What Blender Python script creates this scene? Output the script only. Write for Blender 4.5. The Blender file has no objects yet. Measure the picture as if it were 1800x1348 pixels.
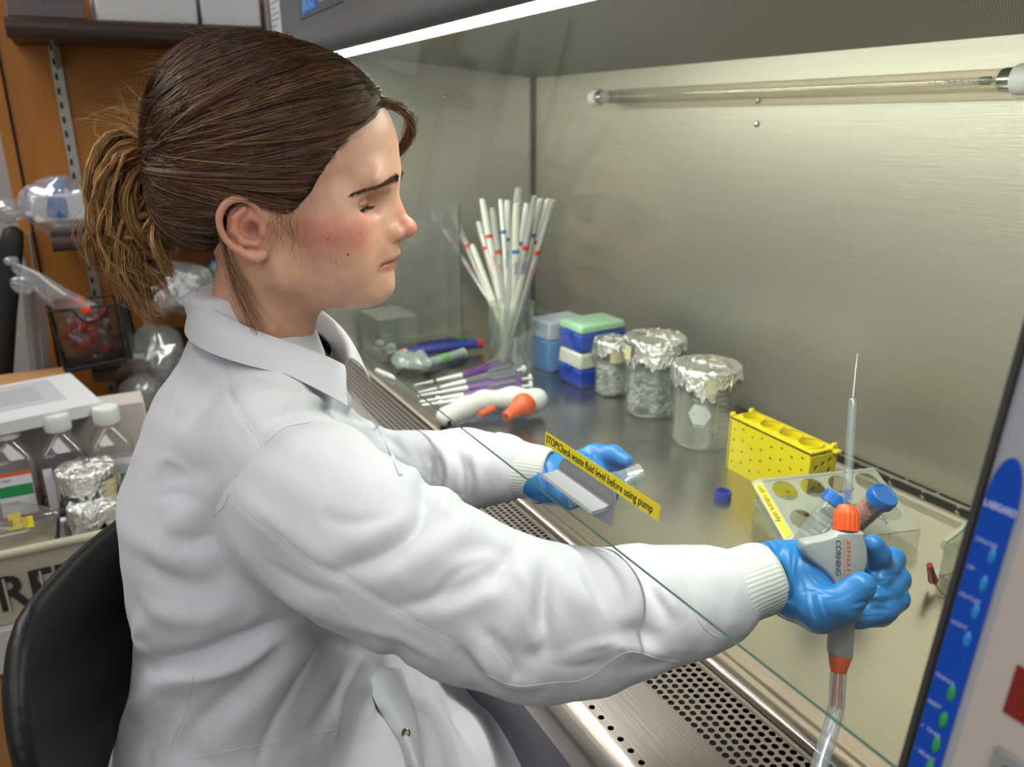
import bpy, bmesh, math, random
import numpy as np
from mathutils import Vector, Matrix, Quaternion
from mathutils.bvhtree import BVHTree
random.seed(7); RNG = np.random.default_rng(11)
PI = math.pi
scene = bpy.context.scene
COL = scene.collection
# ------------------------------------------------------------------ camera
FPX = 1407.0
CAM = np.array([0.0, 0.0, 1.34])
ROT = np.array([[.466, .884, -.0067], [.2765, -.1528, -.9488], [-.840, .440, -.3159]])
_u, _s, _v = np.linalg.svd(ROT); ROT = _u @ _v
cd = bpy.data.cameras.new('camera'); cam = bpy.data.objects.new('camera', cd); COL.objects.link(cam)
cd.sensor_width = 36; cd.lens = FPX / 1800 * 36; cd.clip_start = .02; cd.clip_end = 60
cd.dof.use_dof = True; cd.dof.focus_distance = .74; cd.dof.aperture_fstop = 6.3
mw = Matrix.Identity(4)
for i in range(3):
    mw[i][0] = ROT[0][i]; mw[i][1] = -ROT[1][i]; mw[i][2] = -ROT[2][i]; mw[i][3] = CAM[i]
cam.matrix_world = mw
scene.camera = cam
scene.cycles.use_denoising = True
scene.cycles.max_bounces = 10; scene.cycles.transparent_max_bounces = 24
scene.cycles.diffuse_bounces = 3; scene.cycles.glossy_bounces = 5
scene.cycles.caustics_reflective = False; scene.cycles.caustics_refractive = False
scene.cycles.sample_clamp_indirect = 4.0
scene.view_settings.view_transform = 'Standard'; scene.view_settings.look = 'None'
scene.view_settings.gamma = 1; scene.view_settings.exposure = 0.0
# ------------------------------------------------------------------ light
world = bpy.data.worlds.new('world'); scene.world = world; world.use_nodes = True
world.node_tree.nodes['Background'].inputs[0].default_value = (.80, .82, .86, 1)
world.node_tree.nodes['Background'].inputs[1].default_value = .36
def area_light(name, loc, target, sx, sy, power, col=(1, 1, 1), spread=180):
    l = bpy.data.lights.new(name, 'AREA'); l.shape = 'RECTANGLE'; l.size = sx; l.size_y = sy
    l.energy = power; l.color = col; l.spread = math.radians(spread)
    o = bpy.data.objects.new(name, l); COL.objects.link(o); o.location = loc
    d = Vector(target) - Vector(loc); o.rotation_euler = d.to_track_quat('-Z', 'Y').to_euler(); return o
CEIL = 2.72
area_light('ceiling_panel_light', (-.55, -.55, CEIL - .03), (-.55, -.55, 0), 1.2, .6, 6.5, (1, .98, .95))
area_light('ceiling_panel_light', (.9, -.2, CEIL - .03), (.9, -.2, 0), 1.2, .6, 12, (1, .98, .95))
area_light('ceiling_panel_light', (-2.2, -1.0, CEIL - .03), (-2.2, -1.0, 0), 1.2, .6, 26, (1, .98, .95))
area_light('fill_light', (1.25, -1.25, 1.75), (-.75, .15, .95), 1.5, 1.2, 10, (1, .99, .98))  # unseen soft fill, added behind the camera to lift shade on the coat
area_light('ceiling_panel_light', (.1, -1.6, CEIL - .03), (.1, -1.6, 0), 1.2, .6, 9, (1, .98, .95))

# ------------------------------------------------------------------ helpers
def A(*v): return np.array(v, float)
def ray(u, v):
    return ROT.T @ np.array([(u - 900) / FPX, (v - 674) / FPX, 1.0])
def P(u, v, X=None, Y=None, Z=None, t=None):
    """photo pixel -> the world point at which its sight line meets a plane (used to take measurements)"""
    d = ray(u, v)
    if X is not None: t = (X - CAM[0]) / d[0]
    if Y is not None: t = (Y - CAM[1]) / d[1]
    if Z is not None: t = (Z - CAM[2]) / d[2]
    return CAM + d * t
def nrm(v):
    v = np.asarray(v, float); return v / (np.linalg.norm(v) + 1e-12)
def lin(c):
    if isinstance(c, str):
        c = [int(c[i:i + 2], 16) / 255 for i in (0, 2, 4)]
    return tuple((x / 12.92 if x <= .04045 else ((x + .055) / 1.055) ** 2.4) for x in c)
MATS = {}
def mat(name, col, rough=.5, metal=0, spec=.5, noise=None, bump=None, trans=0, ior=1.45, sss=0, coat=0,
        emit=None, es=0, alpha=1, sheen=0, aniso=0):
    """noise=(scale, amount, (sx,sy,sz)) colour variation; bump=(scale, strength, dist, (sx,sy,sz))"""
    if name in MATS: return MATS[name]
    m = bpy.data.materials.new(name); m.use_nodes = True; nt = m.node_tree; b = nt.nodes['Principled BSDF']
    c = lin(col) + (1,)
    b.inputs['Base Color'].default_value = c; b.inputs['Roughness'].default_value = rough
    b.inputs['Metallic'].default_value = metal; b.inputs['Specular IOR Level'].default_value = spec
    b.inputs['Transmission Weight'].default_value = trans; b.inputs['IOR'].default_value = ior
    b.inputs['Subsurface Weight'].default_value = sss; b.inputs['Coat Weight'].default_value = coat
    b.inputs['Alpha'].default_value = alpha; b.inputs['Sheen Weight'].default_value = sheen
    b.inputs['Anisotropic'].default_value = aniso
    if sss: b.inputs['Subsurface Radius'].default_value = (.012, .005, .003); b.inputs['Subsurface Scale'].default_value = 1
    if emit: b.inputs['Emission Color'].default_value = lin(emit) + (1,); b.inputs['Emission Strength'].default_value = es
    tc = None
    def coords(s):
        nonlocal tc
        if tc is None: tc = nt.nodes.new('ShaderNodeTexCoord')
        mp = nt.nodes.new('ShaderNodeMapping'); nt.links.new(tc.outputs['Object'], mp.inputs[0]); mp.inputs['Scale'].default_value = s; return mp
    if noise:
        n = nt.nodes.new('ShaderNodeTexNoise'); n.inputs['Scale'].default_value = noise[0]; n.inputs['Detail'].default_value = 6
        nt.links.new(coords(noise[2] if len(noise) > 2 else (1, 1, 1)).outputs[0], n.inputs[0])
        mr = nt.nodes.new('ShaderNodeMapRange'); nt.links.new(n.outputs[0], mr.inputs[0])
        mr.inputs[1].default_value = .25; mr.inputs[2].default_value = .75
        mr.inputs[3].default_value = 1 - noise[1]; mr.inputs[4].default_value = 1 + noise[1]
        mx = nt.nodes.new('ShaderNodeVectorMath'); mx.operation = 'SCALE'; mx.inputs[0].default_value = c[:3]
        nt.links.new(mr.outputs[0], mx.inputs['Scale']); nt.links.new(mx.outputs[0], b.inputs['Base Color'])
    if bump:
        n = nt.nodes.new('ShaderNodeTexNoise'); n.inputs['Scale'].default_value = bump[0]; n.inputs['Detail'].default_value = 4
        nt.links.new(coords(bump[3] if len(bump) > 3 else (1, 1, 1)).outputs[0], n.inputs[0])
        bp = nt.nodes.new('ShaderNodeBump'); bp.inputs['Strength'].default_value = bump[1]; bp.inputs['Distance'].default_value = bump[2]
        nt.links.new(n.outputs[0], bp.inputs['Height']); nt.links.new(bp.outputs[0], b.inputs['Normal'])
    MATS[name] = m; return m
def clear(name, tint='ffffff', f0=.04, gloss=0.0, haze=0.0, hazecol='ffffff', fmax=1.0):
    """thin clear pane or plastic film: sees through, reflects by the angle (same for every ray), a little haze"""
    if name in MATS: return MATS[name]
    m = bpy.data.materials.new(name); m.use_nodes = True; nt = m.node_tree; nt.nodes.clear()
    out = nt.nodes.new('ShaderNodeOutputMaterial'); tr = nt.nodes.new('ShaderNodeBsdfTransparent'); tr.inputs[0].default_value = lin(tint) + (1,)
    gl = nt.nodes.new('ShaderNodeBsdfGlossy'); gl.inputs['Roughness'].default_value = gloss; gl.inputs[0].default_value = (1, 1, 1, 1)
    lw = nt.nodes.new('ShaderNodeLayerWeight'); lw.inputs[0].default_value = .5
    pw = nt.nodes.new('ShaderNodeMath'); pw.operation = 'POWER'; pw.inputs[1].default_value = 5; nt.links.new(lw.outputs['Facing'], pw.inputs[0])
    ml = nt.nodes.new('ShaderNodeMath'); ml.operation = 'MULTIPLY_ADD'; ml.inputs[1].default_value = (1 - f0) * fmax; ml.inputs[2].default_value = f0
    nt.links.new(pw.outputs[0], ml.inputs[0])
    base = tr.outputs[0]
    if haze:
        df = nt.nodes.new('ShaderNodeBsdfDiffuse'); df.inputs[0].default_value = lin(hazecol) + (1,)
        mh = nt.nodes.new('ShaderNodeMixShader'); mh.inputs[0].default_value = haze; nt.links.new(tr.outputs[0], mh.inputs[1]); nt.links.new(df.outputs[0], mh.inputs[2]); base = mh.outputs[0]
    mx = nt.nodes.new('ShaderNodeMixShader'); nt.links.new(ml.outputs[0], mx.inputs[0]); nt.links.new(base, mx.inputs[1]); nt.links.new(gl.outputs[0], mx.inputs[2])
    nt.links.new(mx.outputs[0], out.inputs['Surface']); MATS[name] = m; return m

class MB:
    """mesh collector"""
    def __init__(s): s.v = []; s.f = []; s.n = 0
    def add(s, v, f, M=None):
        v = np.asarray(v, float)
        if M is not None: v = v @ np.asarray(M)[:3, :3].T + np.asarray(M)[:3, 3]
        s.v.append(v); s.f += [tuple(int(i) + s.n for i in q) for q in f]; s.n += len(v); return s
    def box(s, c, d, M=None, bev=0.0):
        c = A(*c); d = A(*d) / 2
        if bev <= 0:
            v = [c + d * A(x, y, z) for x in (-1, 1) for y in (-1, 1) for z in (-1, 1)]
            f = [(0, 1, 3, 2), (4, 6, 7, 5), (0, 4, 5, 1), (2, 3, 7, 6), (0, 2, 6, 4), (1, 5, 7, 3)]
            return s.add(v, f, M)
        b = min(bev, .49 * 2 * min(d)); v = []; idx = {}
        for x in (-1, 1):
            for y in (-1, 1):
                for z in (-1, 1):
                    for ax in range(3):
                        q = A(x, y, z) * (d - b); q[ax] = A(x, y, z)[ax] * d[ax]; idx[(x, y, z, ax)] = len(v); v.append(c + q)
        f = []
        for ax in range(3):
            a1, a2 = (ax + 1) % 3, (ax + 2) % 3
            for sg in (-1, 1):
                q = []
                for (p, r) in ((-1, -1), (1, -1), (1, 1), (-1, 1)):
                    k = [0, 0, 0]; k[ax] = sg; k[a1] = p; k[a2] = r; q.append(idx[(*k, ax)])
                f.append(q if sg > 0 else q[::-1])
            for p in (-1, 1):
                for r in (-1, 1):   # edges along ax
                    k0 = [0] * 3; k1 = [0] * 3; k0[ax] = -1; k1[ax] = 1
                    for k in (k0, k1): k[a1] = p; k[a2] = r
                    q = [idx[(*k0, a1)], idx[(*k0, a2)], idx[(*k1, a2)], idx[(*k1, a1)]]
                    f.append(q if p * r < 0 else q[::-1])
        for x in (-1, 1):
            for y in (-1, 1):
                for z in (-1, 1):
                    q = [idx[(x, y, z, 0)], idx[(x, y, z, 1)], idx[(x, y, z, 2)]]; f.append(q if x * y * z > 0 else q[::-1])
        return s.add(v, f, M)
    def loft(s, rings, close=False, cap0=True, cap1=True, M=None):
        k = len(rings[0]); v = np.concatenate([np.asarray(r, float) for r in rings]); f = []; n = len(rings)
        for i in range(n if close else n - 1):
            a = i * k; b = ((i + 1) % n) * k
            for j in range(k): j2 = (j + 1) % k; f.append((a + j, a + j2, b + j2, b + j))
        if not close:
            if cap0: f.append(tuple(range(k))[::-1])
            if cap1: f.append(tuple(range((n - 1) * k, n * k)))
        return s.add(v, f, M)
    def lathe(s, prof, c=(0, 0, 0), seg=32, ax=(0, 0, 1), cap0=True, cap1=True, M=None):
        """prof: [(r, h)] along ax"""
        ax = nrm(ax); a = nrm(np.cross(ax, A(1, 0, 0) if abs(ax[0]) < .9 else A(0, 1, 0))); b = np.cross(ax, a); c = A(*c)
        th = np.arange(seg) * 2 * PI / seg
        rings = [c + ax * h + r * (np.outer(np.cos(th), a) + np.outer(np.sin(th), b)) for r, h in prof]
        return s.loft(rings, False, cap0, cap1, M)
    def cyl(s, p, q, r, r2=None, seg=16, M=None):
        p = A(*p); q = A(*q); L = np.linalg.norm(q - p); return s.lathe([(r, 0), (r if r2 is None else r2, L)], p, seg, q - p, M=M)
    def tube(s, pts, r, seg=8, flat=1.0, up=None, caps=True, M=None):
        pts = np.asarray(pts, float); n = len(pts); r = np.full(n, r) if np.isscalar(r) else np.asarray(r)
        T = np.gradient(pts, axis=0); T /= np.linalg.norm(T, axis=1)[:, None] + 1e-12
        u = nrm(np.cross(T[0], A(0, 0, 1) if abs(T[0][2]) < .9 else A(1, 0, 0))) if up is None else nrm(np.cross(up, T[0]))
        th = np.arange(seg) * 2 * PI / seg; rings = []
        for i in range(n):
            u = nrm(u - T[i] * (u @ T[i])); w = np.cross(T[i], u)
            rings.append(pts[i] + r[i] * (np.outer(np.cos(th), u) + flat * np.outer(np.sin(th), w)))
        return s.loft(rings, False, caps, caps, M)
    def ell(s, c, r, seg=20, M=None):
        k = seg // 2; prof = [(math.sin(PI * i / k) + 1e-4, -math.cos(PI * i / k)) for i in range(k + 1)]
        t = MB().lathe(prof, seg=seg); return s.add(t.v[0] * A(*r) + A(*c), t.f, M)
    def prism(s, poly, h0, h1, M=None):
        """poly in xy extruded z h0..h1"""
        return s.loft([[(x, y, h0) for x, y in poly], [(x, y, h1) for x, y in poly]], M=M)
    def mesh(s, name, m, smooth=40):
        me = bpy.data.meshes.new(name); me.from_pydata([tuple(x) for x in np.concatenate(s.v)], [], s.f); me.validate()
        if m: me.materials.append(m)
        bm = bmesh.new(); bm.from_mesh(me); bmesh.ops.recalc_face_normals(bm, faces=bm.faces); bm.to_mesh(me); bm.free()
        shade(me, smooth); return me
    def obj(s, name, m, parent=None, smooth=40, **kw):
        return link(name, s.mesh(name, m, smooth), parent, **kw)
def shade(me, ang):
    if ang:
        me.polygons.foreach_set('use_smooth', [True] * len(me.polygons))
        if ang < 180: me.set_sharp_from_angle(angle=math.radians(ang))
def link(name, me, parent=None, label=None, kind=None, cat=None, group=None):
    o = bpy.data.objects.new(name, me); COL.objects.link(o)
    if parent is not None: o.parent = parent
    return tag(o, label, cat, group, kind)
def tag(o, label=None, cat=None, group=None, kind=None):
    if label: o['label'] = label
    if cat: o['category'] = cat
    if group: o['group'] = group
    if kind: o['kind'] = kind
    return o
def thing(name, label, cat, loc=(0, 0, 0), rot=(0, 0, 0), group=None):
    o = bpy.data.objects.new(name, None); COL.objects.link(o); o.location = loc; o.rotation_euler = rot; o.empty_display_size = .05
    return tag(o, label, cat, group)
def copy_tree(o, parent=None):
    c = o.copy(); COL.objects.link(c); c.parent = parent
    for ch in list(o.children): copy_tree(ch, c)
    return c
def basis(o, x, y, z):
    M = np.eye(4); M[:3, 0] = x; M[:3, 1] = y; M[:3, 2] = z; M[:3, 3] = o; return M
def text(name, body, size, m, M, parent=None, ext=.0002, align='LEFT', sx=1.0, space=1.0, bold=0.0, **kw):
    c = bpy.data.curves.new(name, 'FONT'); c.body = body; c.size = size; c.extrude = ext; c.align_x = align; c.space_character = space
    c.offset = bold; c.resolution_u = 3
    o = bpy.data.objects.new(name, c); COL.objects.link(o)
    dg = bpy.context.evaluated_depsgraph_get(); dg.update(); me = bpy.data.meshes.new_from_object(o.evaluated_get(dg)); bpy.data.objects.remove(o)
    if sx != 1: me.transform(Matrix.Diagonal((sx, 1, 1, 1)))
    me.transform(Matrix([list(r) for r in M])); me.materials.clear(); me.materials.append(m)
    return link(name, me, parent, **kw)
def noise3(p, f=1.0, seed=0):
    """cheap smooth pseudo noise of points, about -1..1"""
    r = np.random.default_rng(seed); o = np.zeros(len(p)); 
    for k in range(6):
        d = r.normal(size=3); d /= np.linalg.norm(d); o += np.sin(p @ d * f * (1 + .35 * k) + r.uniform(0, 6.28))
    return o / 3.0
def crumple(mb, amp, f, seed=0):
    """moves collected vertices about, for foil and bags"""
    for i, v in enumerate(mb.v):
        mb.v[i] = v + amp * np.stack([noise3(v, f, seed + 1), noise3(v, f, seed + 2), noise3(v, f, seed + 3)], 1)
    return mb
def subdivide(me, n):
    bm = bmesh.new(); bm.from_mesh(me); bmesh.ops.subdivide_edges(bm, edges=bm.edges, cuts=n, use_grid_fill=True); bm.to_mesh(me); bm.free()
def smooth_path(pts, n):
    pts = np.asarray(pts, float); t = np.linspace(0, len(pts) - 1, n); out = []
    P_ = np.vstack([2 * pts[0] - pts[1], pts, 2 * pts[-1] - pts[-2]])
    for q in t:
        i = min(int(q), len(pts) - 2); u = q - i; p0, p1, p2, p3 = P_[i:i + 4]
        out.append(.5 * (2 * p1 + (p2 - p0) * u + (2 * p0 - 5 * p1 + 4 * p2 - p3) * u * u + (3 * p1 - p0 - 3 * p2 + p3) * u ** 3))
    return np.array(out)
# signed distance sculpting ---------------------------------------------------
class SDF:
    def __init__(s, lo, hi, h):
        s.lo = A(*lo); s.h = h; s.n = np.ceil((A(*hi) - s.lo) / h).astype(int) + 1
        s.D = np.full(s.n, .05, np.float32)
    def _sub(s, lo, hi):
        a = np.clip(np.floor((lo - s.lo) / s.h).astype(int), 0, s.n); b = np.clip(np.ceil((hi - s.lo) / s.h).astype(int) + 1, 0, s.n)
        if np.any(b <= a): return None, None
        sl = tuple(slice(a[i], b[i]) for i in range(3))
        g = np.meshgrid(*[(s.lo[i] + s.h * np.arange(a[i], b[i])).astype(np.float32) for i in range(3)], indexing='ij'); return sl, g
    def _mix(s, sl, d, k, op):
        D = s.D[sl]
        if op == 'add':
            hh = np.clip(.5 + .5 * (D - d) / k, 0, 1); s.D[sl] = D * (1 - hh) + d * hh - k * hh * (1 - hh)
        else:
            hh = np.clip(.5 - .5 * (D + d) / k, 0, 1); s.D[sl] = D * (1 - hh) - d * hh + k * hh * (1 - hh)
    def ell(s, c, r, k=.01, R=None, op='add'):
        """R: 3x3 columns = ellipsoid axes"""
        c = A(*c); r = A(*r); m = max(r) + 2 * k + s.h * 3; sl, g = s._sub(c - m, c + m)
        if sl is None: return s
        p = [g[i] - np.float32(c[i]) for i in range(3)]
        if R is not None: R = np.asarray(R, np.float32); p = [sum(p[j] * R[j, i] for j in range(3)) for i in range(3)]
        q = [p[i] / np.float32(r[i]) for i in range(3)]; k0 = np.sqrt(q[0] ** 2 + q[1] ** 2 + q[2] ** 2) + 1e-6
        k1 = np.sqrt(sum((p[i] / np.float32(r[i] ** 2)) ** 2 for i in range(3))) + 1e-6
        s._mix(sl, k0 * (k0 - 1) / k1, k, op); return s
    def cap(s, a, b, ra, rb=None, k=.01, op='add', flat=None):
        """tapered capsule; flat=(dir, factor) squashes the section along dir"""
        a = A(*a); b = A(*b); rb = ra if rb is None else rb; m = max(ra, rb) + 2 * k + s.h * 3
        sl, g = s._sub(np.minimum(a, b) - m, np.maximum(a, b) + m)
        if sl is None: return s
        ab = (b - a).astype(np.float32); L2 = float(ab @ ab) + 1e-12
        p = [g[i] - np.float32(a[i]) for i in range(3)]; t = np.clip(sum(p[i] * ab[i] for i in range(3)) / L2, 0, 1)
        q = [p[i] - t * ab[i] for i in range(3)]
        if flat is not None:
            n = nrm(flat[0]); dn = sum(q[i] * np.float32(n[i]) for i in range(3)); q = [q[i] + dn * np.float32(n[i]) * (1 / flat[1] - 1) for i in range(3)]
            d = (np.sqrt(sum(x * x for x in q)) - (ra + (rb - ra) * t)) * flat[1] ** .5
        else: d = np.sqrt(sum(x * x for x in q)) - (ra + (rb - ra) * t)
        s._mix(sl, d, k, op); return s
    def chain(s, pts, rs, k=.008, op='add', flat=None):
        for i in range(len(pts) - 1): s.cap(pts[i], pts[i + 1], rs[i], rs[i + 1], k, op, flat)
        return s
    def fn(s, lo, hi, f, k=.01, op='add'):
        sl, g = s._sub(A(*lo), A(*hi)); s._mix(sl, f(*g), k, op); return s
    def mesh(s, name, m=None, iters=2):
        v, f = surface_nets(s.D); v = v * s.h + s.lo
        me = bpy.data.meshes.new(name); me.vertices.add(len(v)); me.vertices.foreach_set('co', v.astype(np.float32).ravel())
        me.loops.add(len(f) * 4); me.loops.foreach_set('vertex_index', f.astype(np.int32).ravel())
        me.polygons.add(len(f)); me.polygons.foreach_set('loop_start', np.arange(0, len(f) * 4, 4, dtype=np.int32))
        me.update(calc_edges=True); me.validate()
        bm = bmesh.new(); bm.from_mesh(me)
        for _ in range(iters): bmesh.ops.smooth_vert(bm, verts=bm.verts, factor=.5, use_axis_x=True, use_axis_y=True, use_axis_z=True)
        bmesh.ops.recalc_face_normals(bm, faces=bm.faces); bm.to_mesh(me); bm.free()
        if m: me.materials.append(m)
        shade(me, 180); return me
def surface_nets(D):
    S = D < 0; nx, ny, nz = D.shape
    acc = np.zeros((nx - 1, ny - 1, nz - 1, 3), np.float32); cnt = np.zeros((nx - 1, ny - 1, nz - 1), np.float32)
    def corner(a, dx, dy, dz): return a[dx:nx - 1 + dx, dy:ny - 1 + dy, dz:nz - 1 + dz]
    for ax in range(3):
        for p in (0, 1):
            for q in (0, 1):
                o0 = [0, 0, 0]; o1 = [0, 0, 0]; a1, a2 = [i for i in range(3) if i != ax]
                o0[a1] = o1[a1] = p; o0[a2] = o1[a2] = q; o1[ax] = 1
                x = corner(S, *o0) != corner(S, *o1); idx = np.nonzero(x)
                d0 = corner(D, *o0)[idx]; d1 = corner(D, *o1)[idx]; t = d0 / (d0 - d1)
                pt = np.empty((len(t), 3), np.float32); pt[:, ax] = t; pt[:, a1] = p; pt[:, a2] = q
                acc[idx] += pt; cnt[idx] += 1
    act = cnt > 0; ids = np.full(cnt.shape, -1, np.int64); ids[act] = np.arange(act.sum()); w = np.argwhere(act)
    v = w + acc[act] / cnt[act][:, None]; F = []
    for ax in range(3):
        a1, a2 = (ax + 1) % 3, (ax + 2) % 3
        s0 = [slice(1, -1)] * 3; s1 = [slice(1, -1)] * 3; s0[ax] = slice(0, -1); s1[ax] = slice(1, None)
        x = S[tuple(s0)] != S[tuple(s1)]; e = np.argwhere(x); sg = S[tuple(s0)][x]
        off = np.ones(3, int); off[ax] = 0; e = e + off
        def cid(d1, d2):
            q = e.copy(); q[:, a1] -= d1; q[:, a2] -= d2; return ids[q[:, 0], q[:, 1], q[:, 2]]
        f = np.stack([cid(1, 1), cid(0, 1), cid(0, 0), cid(1, 0)], 1); f[~sg] = f[~sg][:, ::-1]; F.append(f)
    F = np.concatenate(F); F = F[(F >= 0).all(1)]; return v, F
# ------------------------------------------------------------------ materials
def steel(name, col, rough, grain, bs=.25, streak=.06):
    m = mat(name, col, rough, .80 if 'wall' in name or 'side' in name else 1.0, noise=(1.0, streak, grain), bump=(1.0, bs, .0006, tuple(g * 1.7 for g in grain))); return m
STEEL_BACK = steel('brushed_steel_wall', 'bfbaad', .42, (9, 9, 420), .30)
STEEL_SIDE = steel('brushed_steel_side', 'b6b4ae', .38, (9, 9, 420), .35)
STEEL_TOP = steel('brushed_steel_surface', 'b9b2a6', .27, (14, 300, 14), .25)
STEEL_LIP = steel('satin_steel_front', 'b5aca6', .34, (10, 300, 10), .22)
STEEL_BRIGHT = mat('bright_steel', 'cfcfcf', .18, 1.0)
DARKIN = mat('dark_duct', '141210', .8)
FASCIA = mat('grey_enamel', '63676a', .42, bump=(900, .1, .0003))
FASCIA_D = mat('dark_grey_enamel', '4c4e4e', .4)
PALE_ENAMEL = mat('pale_warm_enamel', 'bdb2aa', .45, bump=(300, .12, .0005))
GREY_TRIM = mat('grey_trim', 'a3a5ae', .4)
RUBBER = mat('dark_rubber', '3c3c3b', .6)
BLUEP = mat('blue_panel_film', '0a49b4', .35)
WHITE = mat('white_plastic', 'dfe0de', .4)
PAPER = mat('white_paper', 'dcdde2', .8)
INK = mat('black_ink', '1c1c1c', .6); INKG = mat('grey_ink', '7b8494', .7)
YEL = mat('yellow_label', 'efd908', .5)
BLACK = mat('black_plastic', '18181a', .45)
SASH = clear('sash_glass', 'f4f8f5', .024, 0.0, .012, 'dfe6e0', .45)
EDGE = mat('glass_edge_green', '214a42', .15, spec=.8)
GLASS = clear('clear_glass', 'f6f8f5', .10, .03, .06, 'eef1ec', 1.0)
PLEX = clear('clear_acrylic', 'f2f4f0', .05, .05, .08, 'e4e6de', .9)
FROST = clear('translucent_plastic', 'eef0e8', .05, .25, .42, 'd8dace', .6)
FILM = clear('clear_bag_film', 'f3f3f6', .12, .12, .20, 'dfe2ea', 1.0)
# ------------------------------------------------------------------ setting
def struct(name, mb, m, parent=None, **k):
    return mb.obj(name, m, parent, kind='structure', **k)
FLOOR = mat('grey_vinyl_floor', '8d8a84', .5, noise=(40, .12))
WALLM = mat('pale_grey_paint', 'b6b2ae', .8, noise=(3, .03))
struct('floor', MB().box((-.4, -.3, -.05), (5.4, 4.4, .1)), FLOOR)
struct('ceiling', MB().box((-.4, -.3, CEIL + .05), (5.4, 4.4, .1)), mat('white_ceiling', 'd8d8d4', .9))
struct('wall_left', MB().box((-3.15, -.3, 1.36), (.1, 4.4, 2.72)), WALLM)
struct('wall_back', MB().box((-.4, 1.95, 1.36), (5.4, .1, 2.72)), WALLM)
struct('wall_right', MB().box((2.35, -.3, 1.36), (.1, 4.4, 2.72)), WALLM)
struct('wall_front', MB().box((-.4, -2.55, 1.36), (5.4, .1, 2.72)), WALLM)
# ------------------------------------------------------------------ biosafety cabinet
XL, XR, S, YB, YF = -1.893, -.06, .80, 1.06, .345
TH = math.tan(math.radians(8)); ZS = 1.0
def sashp(x, z, off=0.0):   # a point on the sash plane, off = outwards to the operator
    return A(x, .346 + TH * (z - ZS) - off, z)
SN = nrm(A(0, -1, TH)); SU = nrm(A(0, TH, 1))
def sashM(x, z, off=0.0): return basis(A(x, .346 + TH * (z - ZS), z) + SN * off, A(1, 0, 0), SU, SN)
cab = thing('biosafety_cabinet', 'large stainless steel biosafety cabinet with sloping glass sash and blue control strip', 'cabinet', (0, 0, 0))
MB().box((( XL + XR) / 2, YB + .004, (S + 1.44) / 2 - .02), (XR - XL, .008, 1.44 - S + .12)).obj('back_panel', STEEL_BACK, cab)
# slots cut as dark recessed capsules with rims
def capsule_poly(x0, x1, z0, r, n=7):
    out = [(x1 + r * math.cos(t), z0 + r * math.sin(t)) for t in np.linspace(-PI / 2, PI / 2, n)]
    return out + [(x0 + r * math.cos(t), z0 + r * math.sin(t)) for t in np.linspace(PI / 2, 3 * PI / 2, n)]
mb = MB()
RY = basis((0, YB - .0012, 0), (1, 0, 0), (0, 0, 1), (0, -1, 0))
x = -.632
while x > XL + .03:
    mb.prism(capsule_poly(x - .047, x, .7935, .0042), 0, .0008, RY)
    x -= .0565
for k in range(9): mb.prism(capsule_poly(-.575 + .0565 * k - .047, -.575 + .0565 * k, .7935, .0042), 0, .0008, RY)
x = -.663
while x > XL + .03:
    mb.prism(capsule_poly(x - .047, x, .8055, .0014), 0, .0008, RY); x -= .0525
for k in range(10): mb.prism(capsule_poly(-.6605 + .0525 * k + .0049, -.6605 + .0525 * k + .047 + .0035, .8055, .0014), 0, .0008, RY)
mb.obj('exhaust_slots', DARKIN, cab)
MB().box((XL - .004, .72, 1.09), (.008, .76, .78)).obj('side_panel', STEEL_SIDE, cab)
MB().box((XR + .004, .72, 1.09), (.008, .76, .78)).obj('side_panel', STEEL_SIDE, cab)
for (x, z) in ((-1.099, 1.364), (-1.097, 1.325)):
    MB().lathe([(.0055, 0), (.0055, .001), (.004, .003), (.0005, .0038)], (x, YB - .001, z), 12, (0, -1, 0)).obj('rivet', STEEL_BRIGHT, cab)
for (y, z) in ((.815, 1.387), (.863, 1.387)):
    MB().lathe([(.0055, 0), (.0055, .001), (.004, .003), (.0005, .0038)], (XL + .001, y, z), 12, (1, 0, 0)).obj('rivet', STEEL_BRIGHT, cab)
# vertical corner joint
# work surface: flat tray with raised rim front and back
def profX(pts, x0, x1, th=.003):   # sheet following pts (y,z), extruded in x
    pts = np.asarray(pts, float); low = pts.copy(); low[:, 1] -= th
    ring = list(pts) + list(low[::-1]); return MB().loft([[(x0, y, z) for y, z in ring], [(x1, y, z) for y, z in ring]])
wsurf = profX([(.4985, S - .004), (.499, S + .0042), (.502, S + .006), (.520, S + .0058), (.524, S + .004), (.530, S + .0006), (.534, S), (.985, S), (.992, S + .001), (1.000, S + .006), (1.006, S + .0072), (1.018, S + .0072), (1.024, S + .004), (1.030, S - .012), (1.06, S - .012)], XL, XR, .004)
wsurf.obj('work_surface', STEEL_TOP, cab, smooth=60)
MB().box(((XL + XR) / 2, .42, S - .045), (XR - XL, .155, .004)).box(((XL + XR) / 2, 1.03, S - .06), (XR - XL, .07, .004)).obj('duct_floor', DARKIN, cab)
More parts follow.
